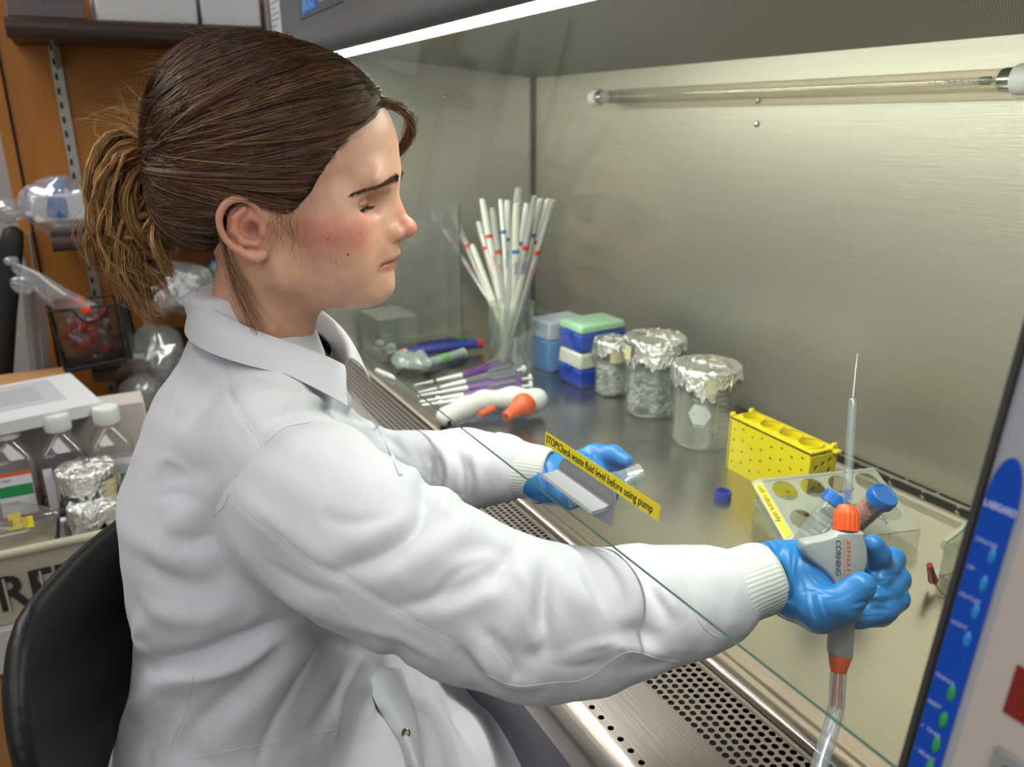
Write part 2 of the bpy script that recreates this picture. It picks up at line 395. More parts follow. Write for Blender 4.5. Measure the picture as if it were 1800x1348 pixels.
# perforated front grille: every hole is cut through the sheet
def hole_sheet(cells, r, z, n=10):
    v = []; f = []
    for (cx, cy, hx, hy) in cells:
        b = len(v)
        for i in range(n):
            t = 2 * PI * (i + .5) / n; v.append((cx + r * math.cos(t), cy + r * math.sin(t), z))
        for i in range(n):
            t = 2 * PI * (i + .5) / n; c, s_ = math.cos(t), math.sin(t); k = 1 / max(abs(c) , abs(s_)); v.append((cx + hx * c * k, cy + hy * s_ * k, z))
        for i in range(n): v.append((cx + r * math.cos(2 * PI * (i + .5) / n), cy + r * math.sin(2 * PI * (i + .5) / n), z - .0016))
        for c_ in ((1, 1), (-1, 1), (-1, -1), (1, -1)): v.append((cx + hx * c_[0], cy + hy * c_[1], z))
        for i in range(n):
            j = (i + 1) % n; f.append((b + i, b + n + i, b + n + j, b + j)); f.append((b + i, b + j, b + 2 * n + j, b + 2 * n + i))
        # corner fill
        for q, (sx, sy) in enumerate(((1, 1), (-1, 1), (-1, -1), (1, -1))):
            best = None
            for i in range(n):
                j = (i + 1) % n; m_ = 2 * PI * (i + 1) / n
                a = (v[b + n + i][0] - cx, v[b + n + i][1] - cy); c2 = (v[b + n + j][0] - cx, v[b + n + j][1] - cy)
                if abs(abs(a[0]) - hx) < 1e-9 and abs(abs(c2[1]) - hy) < 1e-9 or abs(abs(a[1]) - hy) < 1e-9 and abs(abs(c2[0]) - hx) < 1e-9:
                    if (a[0] + c2[0]) * sx > 0 and (a[1] + c2[1]) * sy > 0: best = (i, j)
            if best: f.append((b + n + best[0], b + 3 * n + q, b + n + best[1]))
    return MB().add(v, f)
cells = []
py = .0093; pxx = .0085
for r in range(7):
    y = .4303 + py * r
    for i in range(int((XR - XL - .12) / pxx)):
        cells.append((XR - .06 - pxx * (i + .5 * (r % 2)) , y, pxx / 2, py / 2))
g = hole_sheet(cells, .0033, S + .001)
g.obj('grille_perforations', STEEL_LIP, cab, smooth=0)
singles = [(XR - .07 - .0158 * i, .3595, .0079, .0052) for i in range(int((XR - XL - .1) / .0158))]
hole_sheet(singles, .0031, S + .001).obj('single_hole_row', STEEL_LIP, cab, smooth=0)
xe = XR - .06 + pxx / 2
profX([(.3647, S + .001), (.426, S + .001)], XL, XR, .001).obj('grille_plate', STEEL_LIP, cab)
profX([(.490, S + .001), (.4955, S + .001), (.4968, S - .004)], XL, XR, .001).obj('grille_rear_edge', STEEL_LIP, cab)
profX([(.3225, S - .030), (.3235, S - .010), (.3275, S - .004), (.343, S - .001), (.347, S + .001), (.3543, S + .001)], XL - .06, XR + .06, .004).obj('front_lip', STEEL_LIP, cab, smooth=60)
MB().box(((XL + XR) / 2, .330, S - .13), (XR - XL + .12, .012, .20), bev=.002).obj('front_panel', mat('slate_front_panel', '6b6c76', .38, .3), cab)
# base cabinet below
MB().box(((XL + XR) / 2, .72, .72), (XR - XL + .12, .76, .07)).obj('cabinet_base', FASCIA_D, cab)
for x in (XL + .02, XR - .02):
    for y in (.42, 1.0): MB().box((x, y, .3435), (.05, .05, .685)).obj('stand_leg', FASCIA_D, cab)
# outer sides, roof
for x in (XL - .035, XR + .035): MB().box((x, .76, 1.15), (.05, .70, .95)).obj('outer_side', PALE_ENAMEL, cab)
# diffuser ceiling, slightly sloping, perforated
DIFF = bpy.data.materials.new('perforated_diffuser'); DIFF.use_nodes = True
nt = DIFF.node_tree; b = nt.nodes['Principled BSDF']; b.inputs['Metallic'].default_value = .5; b.inputs['Roughness'].default_value = .45
tc = nt.nodes.new('ShaderNodeTexCoord'); sx = nt.nodes.new('ShaderNodeSeparateXYZ'); nt.links.new(tc.outputs['Object'], sx.inputs[0])
def nmath(op, a, b_=None, c=None):
    n = nt.nodes.new('ShaderNodeMath'); n.operation = op
    for i, q in enumerate((a, b_, c)):
        if q is None: continue
        if isinstance(q, (int, float)): n.inputs[i].default_value = q
        else: nt.links.new(q, n.inputs[i])
    return n.outputs[0]
xx = nmath('MULTIPLY', sx.outputs[0], 1 / .0036); yy = nmath('MULTIPLY', sx.outputs[1], 1 / .0031)
row = nmath('FLOOR', yy); sh = nmath('MULTIPLY', nmath('MODULO', row, 2.0), .5)
fx = nmath('SUBTRACT', nmath('FRACT', nmath('ADD', xx, sh)), .5); fy = nmath('SUBTRACT', nmath('FRACT', yy), .5)
dd = nmath('SQRT', nmath('ADD', nmath('MULTIPLY', fx, fx), nmath('MULTIPLY', fy, fy)))
hole = nmath('LESS_THAN', dd, .30)
mx = nt.nodes.new('ShaderNodeMix'); mx.data_type = 'RGBA'; nt.links.new(hole, mx.inputs[0])
mx.inputs[6].default_value = lin('9d9a90') + (1,); mx.inputs[7].default_value = lin('23221f') + (1,)
nt.links.new(mx.outputs[2], b.inputs['Base Color'])
MB().loft([[(XL, .50, 1.4855), (XL, YB, 1.433), (XR, YB, 1.433), (XR, .50, 1.4855)], [(XL, .50, 1.4885), (XL, YB, 1.436), (XR, YB, 1.436), (XR, .50, 1.4885)]]).obj('air_diffuser', DIFF, cab)
MB().box(((XL + XR) / 2, .80, 1.515), (XR - XL + .02, .66, .03)).obj('roof_panel', PALE_ENAMEL, cab)
# lamp strip behind the fascia
LAMP = mat('lamp_glow', 'ffffff', .5, emit='fffbe8', es=9)
MB().cyl((XL + .10, .468, 1.4655), (XR - .10, .468, 1.4655), .019, seg=16).obj('fluorescent_tube', LAMP, cab, label='glowing white fluorescent tube')
REFL = mat('white_reflector', 'e4e4da', .5)
MB().box(((XL + XR) / 2, .465, 1.495), (XR - XL, .075, .006)).obj('lamp_reflector', REFL, cab)
area_light('cabinet_tube_light', (-.98, .492, 1.444), (-.98, .62, 0.8), 1.7, .03, 12, (1, .985, .93)).parent = cab
# fascia
fp = [(.408, 1.444), (.400, 1.446), (.395, 1.455), (.398, 1.474), (.412, 1.494), (.415, 1.500), (.415, 1.78), (.430, 1.78), (.430, 1.49), (.425, 1.47), (.412, 1.452)]
MB().loft([[(XL - .06, y, z) for y, z in fp], [(XR + .06, y, z) for y, z in fp]]).obj('fascia', FASCIA, cab, smooth=50)
fo = A(0, .415, 1.500); fu = A(0, 0, 1); fn_ = A(0, -1, 0)
def fasM(x, h, off): return basis(A(x, 0, 0) + fo + fu * h + fn_ * off, (1, 0, 0), fu, fn_)
mb = MB().box((0, 0, 0), (.28, .080, .0012), fasM(-1.50, .055, .0008), bev=.0005)
bad = mb.obj('name_badge', mat('badge_grey', '5b6068', .4), cab)
MB().box((0, 0, 0), (.095, .030, .001), fasM(-1.562, .037, .0018)).obj('logo_square', mat('logo_blue', '2f86ee', .5), bad, label='blue logo square')
text('logo_lettering', 'JBCKO', .032, mat('logo_pale', '9cc4f4', .5), fasM(-1.604, .0265, .0028), bad, sx=.82)
text('badge_lettering', 'The Biological Safety', .022, mat('cream_ink', 'e8dfc8', .5), fasM(-1.500, .030, .0018), bad, bold=.0004)
# paper strip on left end
MB().box((0, 0, 0), (.088, .26, .0006), fasM(-1.835, .135, .0008)).obj('paper_strip', PAPER, cab)
mb = MB()
for i in range(22): mb.box((0 if i % 3 else -.012, .12 - i * .0110, 0), (.070 if i % 3 else .042, .0022, .0003), fasM(-1.835, .135, .0013))
mb.obj('strip_print', INKG, cab)
# sash
sg = MB(); zs0, zs1 = 1.0, 1.455; xs0, xs1 = XL, -.205
v = []
for x in (xs0, xs1):
    for z in (zs0, zs1):
        for o in (0, -.0028): v.append(sashp(x, z) + SN * o)
sg.add(v, [(0, 2, 6, 4), (1, 5, 7, 3)])
sash = sg.obj('glass_sash', SASH, cab, smooth=0)
MB().add(v, [(0, 4, 5, 1), (0, 1, 3, 2), (4, 6, 7, 5)]).obj('glass_edge', EDGE, sash, smooth=0)
# handle: angle pull on the glass
hp = [(0, 0), (.003, 0), (.003, .0265), (.0055, .0275), (.0065, .026), (.0065, .0)]  # (out, up)
M = sashM(-.5305, 1.018)
hw = .043
base = [(-hw, -.001), (hw, -.001), (hw, .020), (hw - .003, .0265), (hw - .006, .028), (-hw + .006, .028), (-hw + .003, .0265), (-hw, .020)]
MB().prism(base, 0, .0028, M).obj('sash_handle', mat('grey_handle', '8b8d93', .38), sash)
lipv = []
for (o, u) in ((.0, .004), (.010, .001), (.0215, -.0005), (.023, .001), (.0215, .003), (.010, .0045), (.0, .0075)):
    lipv.append((o * .84, u + .0105))
hh = MB().loft([[(x, u + .0, o + .0028) for o, u in lipv] for x in (-hw + .002, hw - .002)], M=M); hh.obj('handle_lip', mat('grey_handle_lip', '9a9ca2', .33), sash)
# yellow label
lab = MB().box((0, 0, 0), (.1735, .0125, .0003), sashM(-.5195, 1.0525, .0006)).obj('yellow_warning_label', YEL, sash)
text('label_lettering', 'STOP!Check waste fluid level before using pump', .0098, INK, sashM(-.6040, 1.0492, .0009), sash, sx=.845)
# front right post with the control strip
def pp(x, z, off=0): return sashp(x, z) + SN * off
postM = lambda x, z, off: sashM(x, z, off)
def bar(x0, x1, z0, z1, o0, o1, bev=0):
    L = (z1 - z0) / SU[2]; return MB().box((0, L / 2, (o0 + o1) / 2), (x1 - x0, L, o1 - o0), sashM((x0 + x1) / 2, z0), bev=bev)
bar(-.209, -.2062, .80, 1.60, -.02, .004).obj('rubber_seal', RUBBER, cab)
bar(-.2062, -.130, .78, 1.62, -.03, .0015, .001).obj('control_post', GREY_TRIM, cab)
bar(-.1855, .02, .70, 1.62, -.03, .0018, .001).obj('post_cover', PALE_ENAMEL, cab)
# blue strip: rounded top
w = .0078
sp = [(-w, -.42), (w, -.42), (w, .165)] + [(w * math.cos(t), .163 + .0245 * math.sin(t)) for t in np.linspace(.1, PI - .1, 14)] + [(-w, .165)]
cpn = MB().prism(sp, 0, .0010, sashM(-.1968, 1.0, .0016)).obj('control_panel', BLUEP, cab, label='long blue control strip with rounded top')
BLUEB = mat('light_blue_button', '2a86d8', .3, coat=.5); GRB = mat('green_button', '2f9b5c', .35, coat=.3)
PTX = mat('panel_text', 'aeb8e4', .6)
for i, (z, tx) in enumerate(((1.137, 'ON/OFF'), (1.122, 'UV'), (1.107, 'OUTLET'), (1.0915, 'LIGHT'))):
    MB().ell((0, 0, 0), (.0019, .0046, .0014), 14, sashM(-.1938, z, .0026)).obj('blue_button', BLUEB, cpn)
    text('button_lettering', tx, .0030, PTX, sashM(-.2035, z + .0040, .0028), cpn)
for i, (z, tx) in enumerate(((1.0609, 'SILENCE'), (1.0452, 'RESET'), (1.0304, '+  TIMER'), (1.0165, '-  SELECT'), (1.002, 'MENU'))):
    MB().ell((0, 0, 0), (.0021, .0048, .0014), 14, sashM(-.1938, z, .0026)).obj('green_button', GRB, cpn)
    text('button_lettering', tx, .0028, PTX, sashM(-.2038, z + .0040, .0028), cpn)
text('panel_lettering', 'LABGARD', .0048, PTX, sashM(-.2042, 1.159, .0028), cpn, sx=.74, bold=.0002)

rl = MB().box((0, .004, 0), (.030, .026, .0008), sashM(-.1545, 1.0765, .0024), bev=.0003); rl.obj('red_sticker', mat('dark_red_sticker', '7e2018', .5), cab)
MB().box((0, -.012, 0), (.034, .022, .0030), sashM(-.150, 1.052, .0034), bev=.001).obj('latch_plate', mat('grey_green_plate', '8c918d', .45), cab)
MB().box((0, -.010, 0), (.012, .010, .0030), sashM(-.155, 1.050, .0054), bev=.001).obj('latch_recess', BLACK, cab)
# ================================================================== things on the work surface
FOIL = mat('aluminium_foil', 'e8e8e6', .30, 1.0, bump=(130, .9, .007))
MASK = mat('masking_tape', 'd8cda0', .7)
BLUEC = mat('blue_cap', '0f6cc4', .35)
BLUER = mat('blue_rack', '1747c0', .35); BLUEL = mat('light_blue_rack', '3f8fd8', .4)
GREENL = mat('green_film_lid', 'a9d8b4', .3)
YRACK = mat('yellow_rack', 'f0d90c', .38, sss=.1)
ORANGE = mat('orange_rubber', 'e2571c', .45)
GREYG = mat('warm_grey_grip', 'a0a3a5', .4)
def foil_cap(name, c, r, h, skirt, parent, seed, seg=72):
    """sheet of foil pressed over a rim: top disc, rolled edge, ragged crumpled skirt"""
    rg = np.random.default_rng(seed); th = np.arange(seg) * 2 * PI / seg; rings = []
    wob = 1 + .03 * np.sin(th * 7 + seed) + .03 * np.sin(th * 13 + 2 * seed)
    rag = skirt * (1 + .28 * np.sin(th * 3 + seed * 1.3) + .22 * np.sin(th * 5.3 + seed) + .15 * rg.normal(size=seg))
    for k in (.02, .3, .6, .85, .96): rings.append(np.stack([r * k * np.cos(th), r * k * np.sin(th), h + .0012 * rg.normal(size=seg) * (k > .1) + .001], 1))
    rings.append(np.stack([r * 1.02 * np.cos(th), r * 1.02 * np.sin(th), np.full(seg, h - .001)], 1))
    for q in np.linspace(.12, 1, 8):
        rr = r * (1.035 + .012 * wob * q + (.05 * q * rg.uniform(0, 1, seg) + .022 * np.sin(th * 11 + seed) * q + .03 * np.sin(th * 4.0 + seed * 2) * q))
        rings.append(np.stack([rr * np.cos(th), rr * np.sin(th), h - rag * q], 1))
    mb = MB(); v = np.concatenate(rings) + A(*c); k = seg; f = []
    for i in range(len(rings) - 1):
        for j in range(k): f.append((i * k + j, i * k + (j + 1) % k, (i + 1) * k + (j + 1) % k, (i + 1) * k + j))
    mb.add(v, f); return mb.obj(name, FOIL, parent, smooth=28)
def glass_cup(t, r, h, wall=.0022, spout=True, name='glass_body', flare=1.0):
    mb = MB().lathe([(r * .9, .0005), (r * .985, .003), (r, .010), (r * flare, h - .006), (r * flare + .002, h - .001), (r * flare + .002, h), (r * flare - wall, h - .001), (r - wall, .011), (r * .93, .005), (.001, .004)], (0, 0, 0), 48, cap1=False)
    return mb.obj(name, GLASS, t, smooth=60)
def cyl_patch(c, r, a0, a1, z0, z1, n=8):
    th = np.linspace(a0, a1, n); v = [(c[0] + r * math.cos(t), c[1] + r * math.sin(t), z) for z in (z0, z1) for t in th]
    return MB().add(v, [(i, i + 1, n + i + 1, n + i) for i in range(n - 1)])
def shape_on_cyl(poly, r, a, z, scale=1):   # flat shape wrapped on a cylinder, angle a towards viewer
    v = [(r * math.cos(a + x / r), r * math.sin(a + x / r), z + y) for x, y in poly]; n = len(v)
    v.append((r * math.cos(a), r * math.sin(a), z)); return MB().add(v, [(i, (i + 1) % n, n) for i in range(n)])
def camang(x, y): return math.atan2(-y, -x)
# --- beaker with the white hexagon
t = thing('glass_beaker', 'empty glass beaker with white hexagon mark under a crumpled foil cover beside yellow rack', 'beaker', (-.997, .897, S), group='foil covered glassware on the steel surface')
glass_cup(t, .0535, .138)
a = camang(-.997, .897)
WM = mat('white_enamel_mark', 'd9dedb', .6)
hexa = [(.0195 * math.cos(q), .0195 * math.sin(q)) for q in np.arange(6) * PI / 3 + 0]
shape_on_cyl([(x, y * 1.05) for x, y in hexa], .0542, a - .12, .066).obj('hexagon_mark', WM, t)
mb = MB()
for i in range(9): mb.add(*[(q := cyl_patch((0, 0), .0541, a + .42, a + (.62 if i % 2 else .74), .028 + i * .0095, .0288 + i * .0095, 5)).v[0], q.f])
mb.add(*[(q := cyl_patch((0, 0), .0541, a + .40, a + .415, .028, .110, 2)).v[0], q.f])
mb.obj('graduation_marks', WM, t)
for k, (tx, dz, sz) in enumerate((('1000 mL', .099, .0075), ('No. 14000', .090, .0055), ('KIMAX', .044, .006))):
    text('beaker_lettering', tx, sz, WM, basis((.0543 * math.cos(a - .12), .0543 * math.sin(a - .12), dz), (-math.sin(a - .12), math.cos(a - .12), 0), (0, 0, 1), (math.cos(a - .12), math.sin(a - .12), 0)), t, align='CENTER')
foil_cap('foil_cover', (0, 0, 0), .0565, .140, .034, t, 3)
cyl_patch((0, 0), .0625, a + .02, a + .28, .106, .131, 5).obj('tape_strip', MASK, t)
MB().box((.02 * math.cos(a + 2.6), .02 * math.sin(a + 2.6), .1425), (.014, .012, .001)).obj('tape_strip', MASK, t)
# --- tall jar with tips
def bits(t, r, h0, h1, n, m, name, seed):
    rg = np.random.default_rng(seed); mb = MB()
    for i in range(n):
        q = rg.uniform(0, 2 * PI); rr = r * rg.uniform(0, 1) ** .4 * .86; z = rg.uniform(h0, h1)
        p = A(rr * math.cos(q), rr * math.sin(q), z); d = nrm(rg.normal(size=3) * A(1, 1, .6)) * .010
        e1, e2 = p - d, p + d
        for e in (e1, e2):
            k = math.hypot(e[0], e[1]);
            if k > r * .95: e[:2] *= r * .95 / k
            e[2] = max(e[2], .006)
        mb.cyl(e1, e2, .0026, .0011, seg=5)
    return mb.obj(name, m, t, smooth=60, kind='stuff')
TIPS = mat('clear_white_tips', 'e6e8e6', .3, sss=.0)
t = thing('glass_jar', 'tall glass jar of clear tips under torn foil, tallest of the foil covered glassware', 'jar', (-1.161, .912, S), group='foil covered glassware on the steel surface')
glass_cup(t, .0520, .146)
bits(t, .049, .008, .098, 900, TIPS, 'pipette_tips', 1)
foil_cap('foil_cover', (0, 0, 0), .0575, .148, .036, t, 8)
a = camang(-1.161, .912)
for q, zz in ((.9, .138), (1.5, .1495)): MB().box((.035 * math.cos(a + q), .035 * math.sin(a + q), .1495), (.022, .007, .001)).obj('tape_strip', MASK, t)
cyl_patch((0, 0), .0640, a - 1.0, a - .72, .112, .140, 5).obj('tape_strip', MASK, t)
# --- small beaker behind
t = thing('glass_beaker', 'small foil topped beaker of clear tips half hidden behind the tall jar', 'beaker', (-1.286, .905, S), group='foil covered glassware on the steel surface')
glass_cup(t, .036, .112)
bits(t, .033, .006, .062, 420, TIPS, 'pipette_tips', 2)
foil_cap('foil_cover', (0, 0, 0), .0385, .114, .022, t, 5)
a = camang(-1.286, .905); cyl_patch((0, 0), .0415, a - .1, a + .7, .075, .100, 6).obj('tape_strip', MASK, t)
# --- tip boxes
def tip_box(name, label, x, y, z, rz, body, lid, w=.085, d=.118, hb=.040, hl=.036, clear_lid=True):
    t = thing(name, label, 'tip box', (x, y, z), (0, 0, rz), 'pipette tip boxes')
    def fr(z0, z1, s0, s1): return [[(sx * w / 2 * s, sy * d / 2 * s, zz) for sx, sy in ((-1, -1), (1, -1), (1, 1), (-1, 1))] for zz, s in ((z0, s0), (z1, s1))]
    r = fr(0, hb, .93, 1.0); o = MB().loft(r).obj('box_base', body, t)
    md = o.modifiers.new('b', 'BEVEL'); md.width = .004; md.segments = 2
    r = fr(hb + .0005, hb + hl, 1.0, .95); o = MB().loft(r).obj('box_lid', lid, t); md = o.modifiers.new('b', 'BEVEL'); md.width = .006; md.segments = 2
    MB().box((0, -d / 2 - .001, hb + .001), (.022, .004, .012), bev=.001).obj('latch', body, t)
    return t
CREAM = mat('cream_plastic', 'd6d6c8', .4)
# front corner at (-1.331,.852): box turned a little
ra = math.atan2(.852 - .851, .088) ; rz = .03
cx, cy = -1.331 - .0425, .852 + .060
tip_box('pipette_tip_box', 'blue pipette tip box with cream lid, lower of the stack beside the small beaker', cx, cy, S, rz, BLUER, CREAM)
t = tip_box('pipette_tip_box', 'dark blue tip box with green film lid stacked on the cream lidded box', cx, cy, S + .0762, rz, BLUER, GREENL, hb=.040, hl=.020)
MB().lathe([(.009, 0), (.009, .0006)], (.022, .03, .0605), 12).obj('tape_dot', MASK, t)
tip_box('pipette_tip_box', 'pale lidded light blue tip box standing left of the two box stack', -1.498, .905, S, .10, BLUEL, mat('pale_blue_lid', 'b9c6d4', .3), w=.072, d=.11, hb=.072, hl=.044)
MB().ell((0, 0, 0), (.011, .002, .005), 12, basis((-1.448, .850, .905), (1, 0, 0), (0, 1, 0), (0, 0, 1)))
# --- yellow four-well rack
t = thing('tube_rack', 'bright yellow four hole tube rack with perforated sides behind the clear rack', 'rack', (-.891, .857, S), (0, 0, -.035))
L, D, Hh = .168, .052, .088
def perf_plate(w_, h_, holes, r, M, th=.002, n=10):
    """plate in xy with round holes cut through"""
    bm = bmesh.new(); vs = [bm.verts.new((x, y, 0)) for x, y in ((0, 0), (w_, 0), (w_, h_), (0, h_))]
    edges = [bm.edges.new((vs[i], vs[(i + 1) % 4])) for i in range(4)]
    for hx, hy, *rr in holes:
        rr = rr[0] if rr else r
        q = [bm.verts.new((hx + rr * math.cos(2 * PI * i / n), hy + rr * math.sin(2 * PI * i / n), 0)) for i in range(n)]
        edges += [bm.edges.new((q[i], q[(i + 1) % n])) for i in range(n)]
    bmesh.ops.triangle_fill(bm, use_beauty=True, edges=edges)
    geom = bmesh.ops.extrude_face_region(bm, geom=bm.faces[:]); vv = [g_ for g_ in geom['geom'] if isinstance(g_, bmesh.types.BMVert)]
    bmesh.ops.translate(bm, verts=vv, vec=(0, 0, th)); bm.verts.index_update()
    v = [tuple(x.co) for x in bm.verts]; f = [tuple(x.index for x in p.verts) for p in bm.faces]; bm.free()
    return MB().add(v, f, M)
hol = [(.012 + .0205 * i, .014 + .0185 * j + (.006 if i % 2 else 0)) for i in range(8) for j in range(4) if .014 + .0185 * j + (.006 if i % 2 else 0) < Hh - .008]
perf_plate(L, Hh, hol, .0026, basis((0, .002, 0), (1, 0, 0), (0, 0, 1), (0, -1, 0))).obj('perforated_side', YRACK, t, smooth=30)
perf_plate(L, Hh, hol, .0026, basis((0, D, 0), (1, 0, 0), (0, 0, 1), (0, -1, 0))).obj('perforated_side', YRACK, t, smooth=30)
eh = [(.013 + .013 * i, .016 + .016 * j + .004 * i) for i in range(3) for j in range(4)]
for x in (0, L - .002): perf_plate(D, Hh - .006, eh, .0042, basis((x + .002, 0, 0), (0, 1, 0), (0, 0, 1), (-1, 0, 0) if False else (1, 0, 0)), .002).obj('end_plate', YRACK, t, smooth=30)
th_ = [(.024 + .0395 * i, D / 2, .0165) for i in range(4)]
perf_plate(L, D, th_, .0165, basis((0, 0, Hh - .003), (1, 0, 0), (0, 1, 0), (0, 0, 1)), .003, n=28).obj('top_plate', YRACK, t, smooth=30)
for i in range(4):
    MB().lathe([(.0165, 0), (.0185, .0003), (.0185, .0028), (.0165, .003)], (.024 + .0395 * i, D / 2, Hh), 28, cap0=False, cap1=False).obj('well_rim', YRACK, t)
    MB().lathe([(.0160, -.06), (.0165, 0), (.0155, 0), (.015, -.06)], (.024 + .0395 * i, D / 2, Hh), 20, cap0=False, cap1=False).obj('well_wall', YRACK, t)
MB().box((L / 2, D / 2, .02), (L - .004, D - .004, .002)).obj('bottom_plate', YRACK, t)
for (x, y) in ((.001, .002), (.001, D - .012), (L - .003, D - .006)): MB().box((x, y + .003, Hh + .002), (.006, .010, .008), bev=.0015).obj('corner_tab', YRACK, t)
MB().box((L + .004, D - .004, Hh - .004), (.010, .012, .004), bev=.001).obj('corner_tab', YRACK, t)
# --- clear tilted tube rack
A0 = A(-.705, .762, .868)
rk = thing('tube_rack', 'clear plastic tube rack with round holes and cell culture label holding capped tubes', 'rack', (0, 0, 0))
eU = nrm(A(-.677, .915, .872) - A(-.722, .760, .872)); eU = nrm(A(eU[0], eU[1], 0))     # along the row (towards upper right)
eW = A(eU[1], -eU[0], 0)                                                               # towards the viewer right
o = A(-.722, .760, .868); sl = nrm(eW * .93 + A(0, 0, -.36)); nn = nrm(np.cross(sl, eU));  nn = nn if nn[2] > 0 else -nn
Lr, Wr = .172, .112
holes = [(.024 + .0415 * i, .024 + .052 * j) for i in range(4) for j in range(2)]
Mr = basis(o, eU, sl, nn)
perf_plate(Lr, Wr, holes, .0172, Mr, .0022, n=28).obj('top_plate', FROST, rk, smooth=30)
Mr2 = basis(o - nn * .040, eU, sl, nn)
perf_plate(Lr, Wr, holes, .0165, Mr2, .0020, n=28).obj('lower_plate', FROST, rk, smooth=30)
endpoly = lambda s_: [o + eU * s_ , o + eU * s_ + sl * Wr, A(*(o + eU * s_ + sl * Wr)[:2], S + .001), A(*(o + eU * s_ - eW * .012)[:2], S + .001)]
for s_ in (0, Lr):
    q = endpoly(s_); th3 = eU * .0022
    MB().loft([[p for p in q], [p + th3 for p in q]]).obj('end_plate', PLEX, rk, smooth=0)
q0, q1 = o, o + eU * Lr
MB().loft([[q0, q1, q1 + sl * .004, q0 + sl * .004], [p + nn * .003 for p in (q0, q1, q1 + sl * .004, q0 + sl * .004)]]).obj('rim_bar', FROST, rk, smooth=0)
bq0 = A(*(o - eW * .012)[:2], S + .001); bq1 = bq0 + eU * Lr
MB().loft([[q0, q1, bq1, bq0], [p - eW * .0022 for p in (q0, q1, bq1, bq0)]]).obj('back_plate', PLEX, rk, smooth=0)
# yellow label on left end plate
lx = nrm(sl); ln_ = nrm(nn * 1.0 - eU * .55); lu = nrm(np.cross(ln_, lx)); Ml = basis(o - eU * .0070 + nn * .0005 + lu * .0, lx, lu, ln_)
MB().box((.055, 0, -.003), (.112, .014, .005), Ml).obj('label_bar', FROST, rk, smooth=0)
MB().box((.052, 0, 0), (.092, .0098, .0003), Ml).obj('yellow_label', YEL, rk)
text('label_lettering', 'cell culture only', .0105, INK, basis(o - eU * .0070 + nn * .0005 + lx * .010 - lu * .0030 + ln_ * .0004, lx, lu, ln_), rk, sx=.93)
# tubes
def falcon(name, label, top, ax, liquid=None, lab=None, rot=0):
    """top = centre of the cap top, ax = unit vector from tip to cap"""
    ax = nrm(ax); b0 = nrm(np.cross(ax, A(0, 0, 1))); b1 = np.cross(ax, b0)
    t = thing(name, label, 'tube', tuple(top), group='conical tubes in the clear rack')
    MB().lathe([(.0165, -.0145), (.0172, -.0140), (.0172, -.0015), (.0160, 0), (.013, .0), (.0125, -.0006), (.0015, -.0006), (.0012, -.001), (.0001, -.001)], seg=40, ax=ax).obj('cap', BLUEC, t, smooth=35)
    mb = MB()
    for i in range(36):
        q = i * PI / 18; d = b0 * math.cos(q) + b1 * math.sin(q); mb.cyl(d * .0171 - ax * .013, d * .0171 - ax * .003, .0006, seg=4)
    mb.obj('cap_ribs', BLUEC, t)
    MB().lathe([(.0003, -.112), (.003, -.110), (.0138, -.094), (.0140, -.013)], seg=32, ax=ax, cap1=False).obj('tube_body', clear('tube_plastic', 'eef0ee', .05, .12, .2, 'dde2e2'), t, smooth=60)
    if liquid: MB().lathe([(.0003, -.110), (.003, -.108), (.0130, -.0935), (.0132, -.022)], seg=32, ax=ax).obj('liquid', liquid, t, smooth=60)
    mb = MB()
    for i in range(9): mb.lathe([(.01425, -.025 - .008 * i), (.01425, -.0256 - .008 * i)], seg=32, ax=ax, cap0=False, cap1=False)
    mb.obj('graduation_rings', mat('print_grey', '7f8a90', .6), t)
    if lab:
        cam_d = nrm(CAM - top); cam_d = nrm(cam_d - ax * (cam_d @ ax)); sd = np.cross(ax, cam_d)
        for j, (s_, sz, dz) in enumerate(lab):
            xx_ = -ax if rot == 0 else np.cross(cam_d, ax) * -1
            text('tube_lettering', s_, sz, mat('print_blue', '29476f', .6), basis(cam_d * .0148 - ax * dz - np.cross(ax, cam_d) * .008, np.cross(ax, cam_d), ax, cam_d), t)
    return t
LIQ = mat('orange_medium', 'e8744e', .2, sss=0)
def rk_pt(i, j): return o + eU * holes[i][0] if False else o + eU * (.024 + .0415 * i) + sl * (.024 + .052 * j)
cp2, cp1 = P(1557, 868, Z=.905), P(1476, 872, Z=.896)
falcon('conical_tube', 'blue capped tube of orange medium leaning right in the clear rack', cp2, nrm(cp2 - P(1496, 925, Z=.845)), LIQ, (('FALCON', .0085, .022),))
falcon('conical_tube', 'blue capped empty graduated tube behind the orange collar of the aspirator', cp1, nrm(cp1 - P(1424, 940, Z=.850)), None, (('50 mL', .007, .030),))
# --- small blue screw cap
t = thing('screw_cap', 'small dark blue screw cap lying open on the steel near the yellow rack', 'cap', (-.807, .775, S))
MB().lathe([(.0118, 0), (.0122, .0005), (.0122, .0105), (.0112, .0125), (.0098, .0125), (.0098, .002), (.0001, .002)], seg=32, cap0=True, cap1=False).obj('cap_shell', mat('navy_cap', '2236a6', .4), t, smooth=35)
mb = MB()
for i in range(30): q = i * PI / 15; mb.cyl((.0121 * math.cos(q), .0121 * math.sin(q), .001), (.0121 * math.cos(q), .0121 * math.sin(q), .011), .0005, seg=4)
mb.obj('grip_ribs', mat('navy_cap', '2236a6', .4), t)
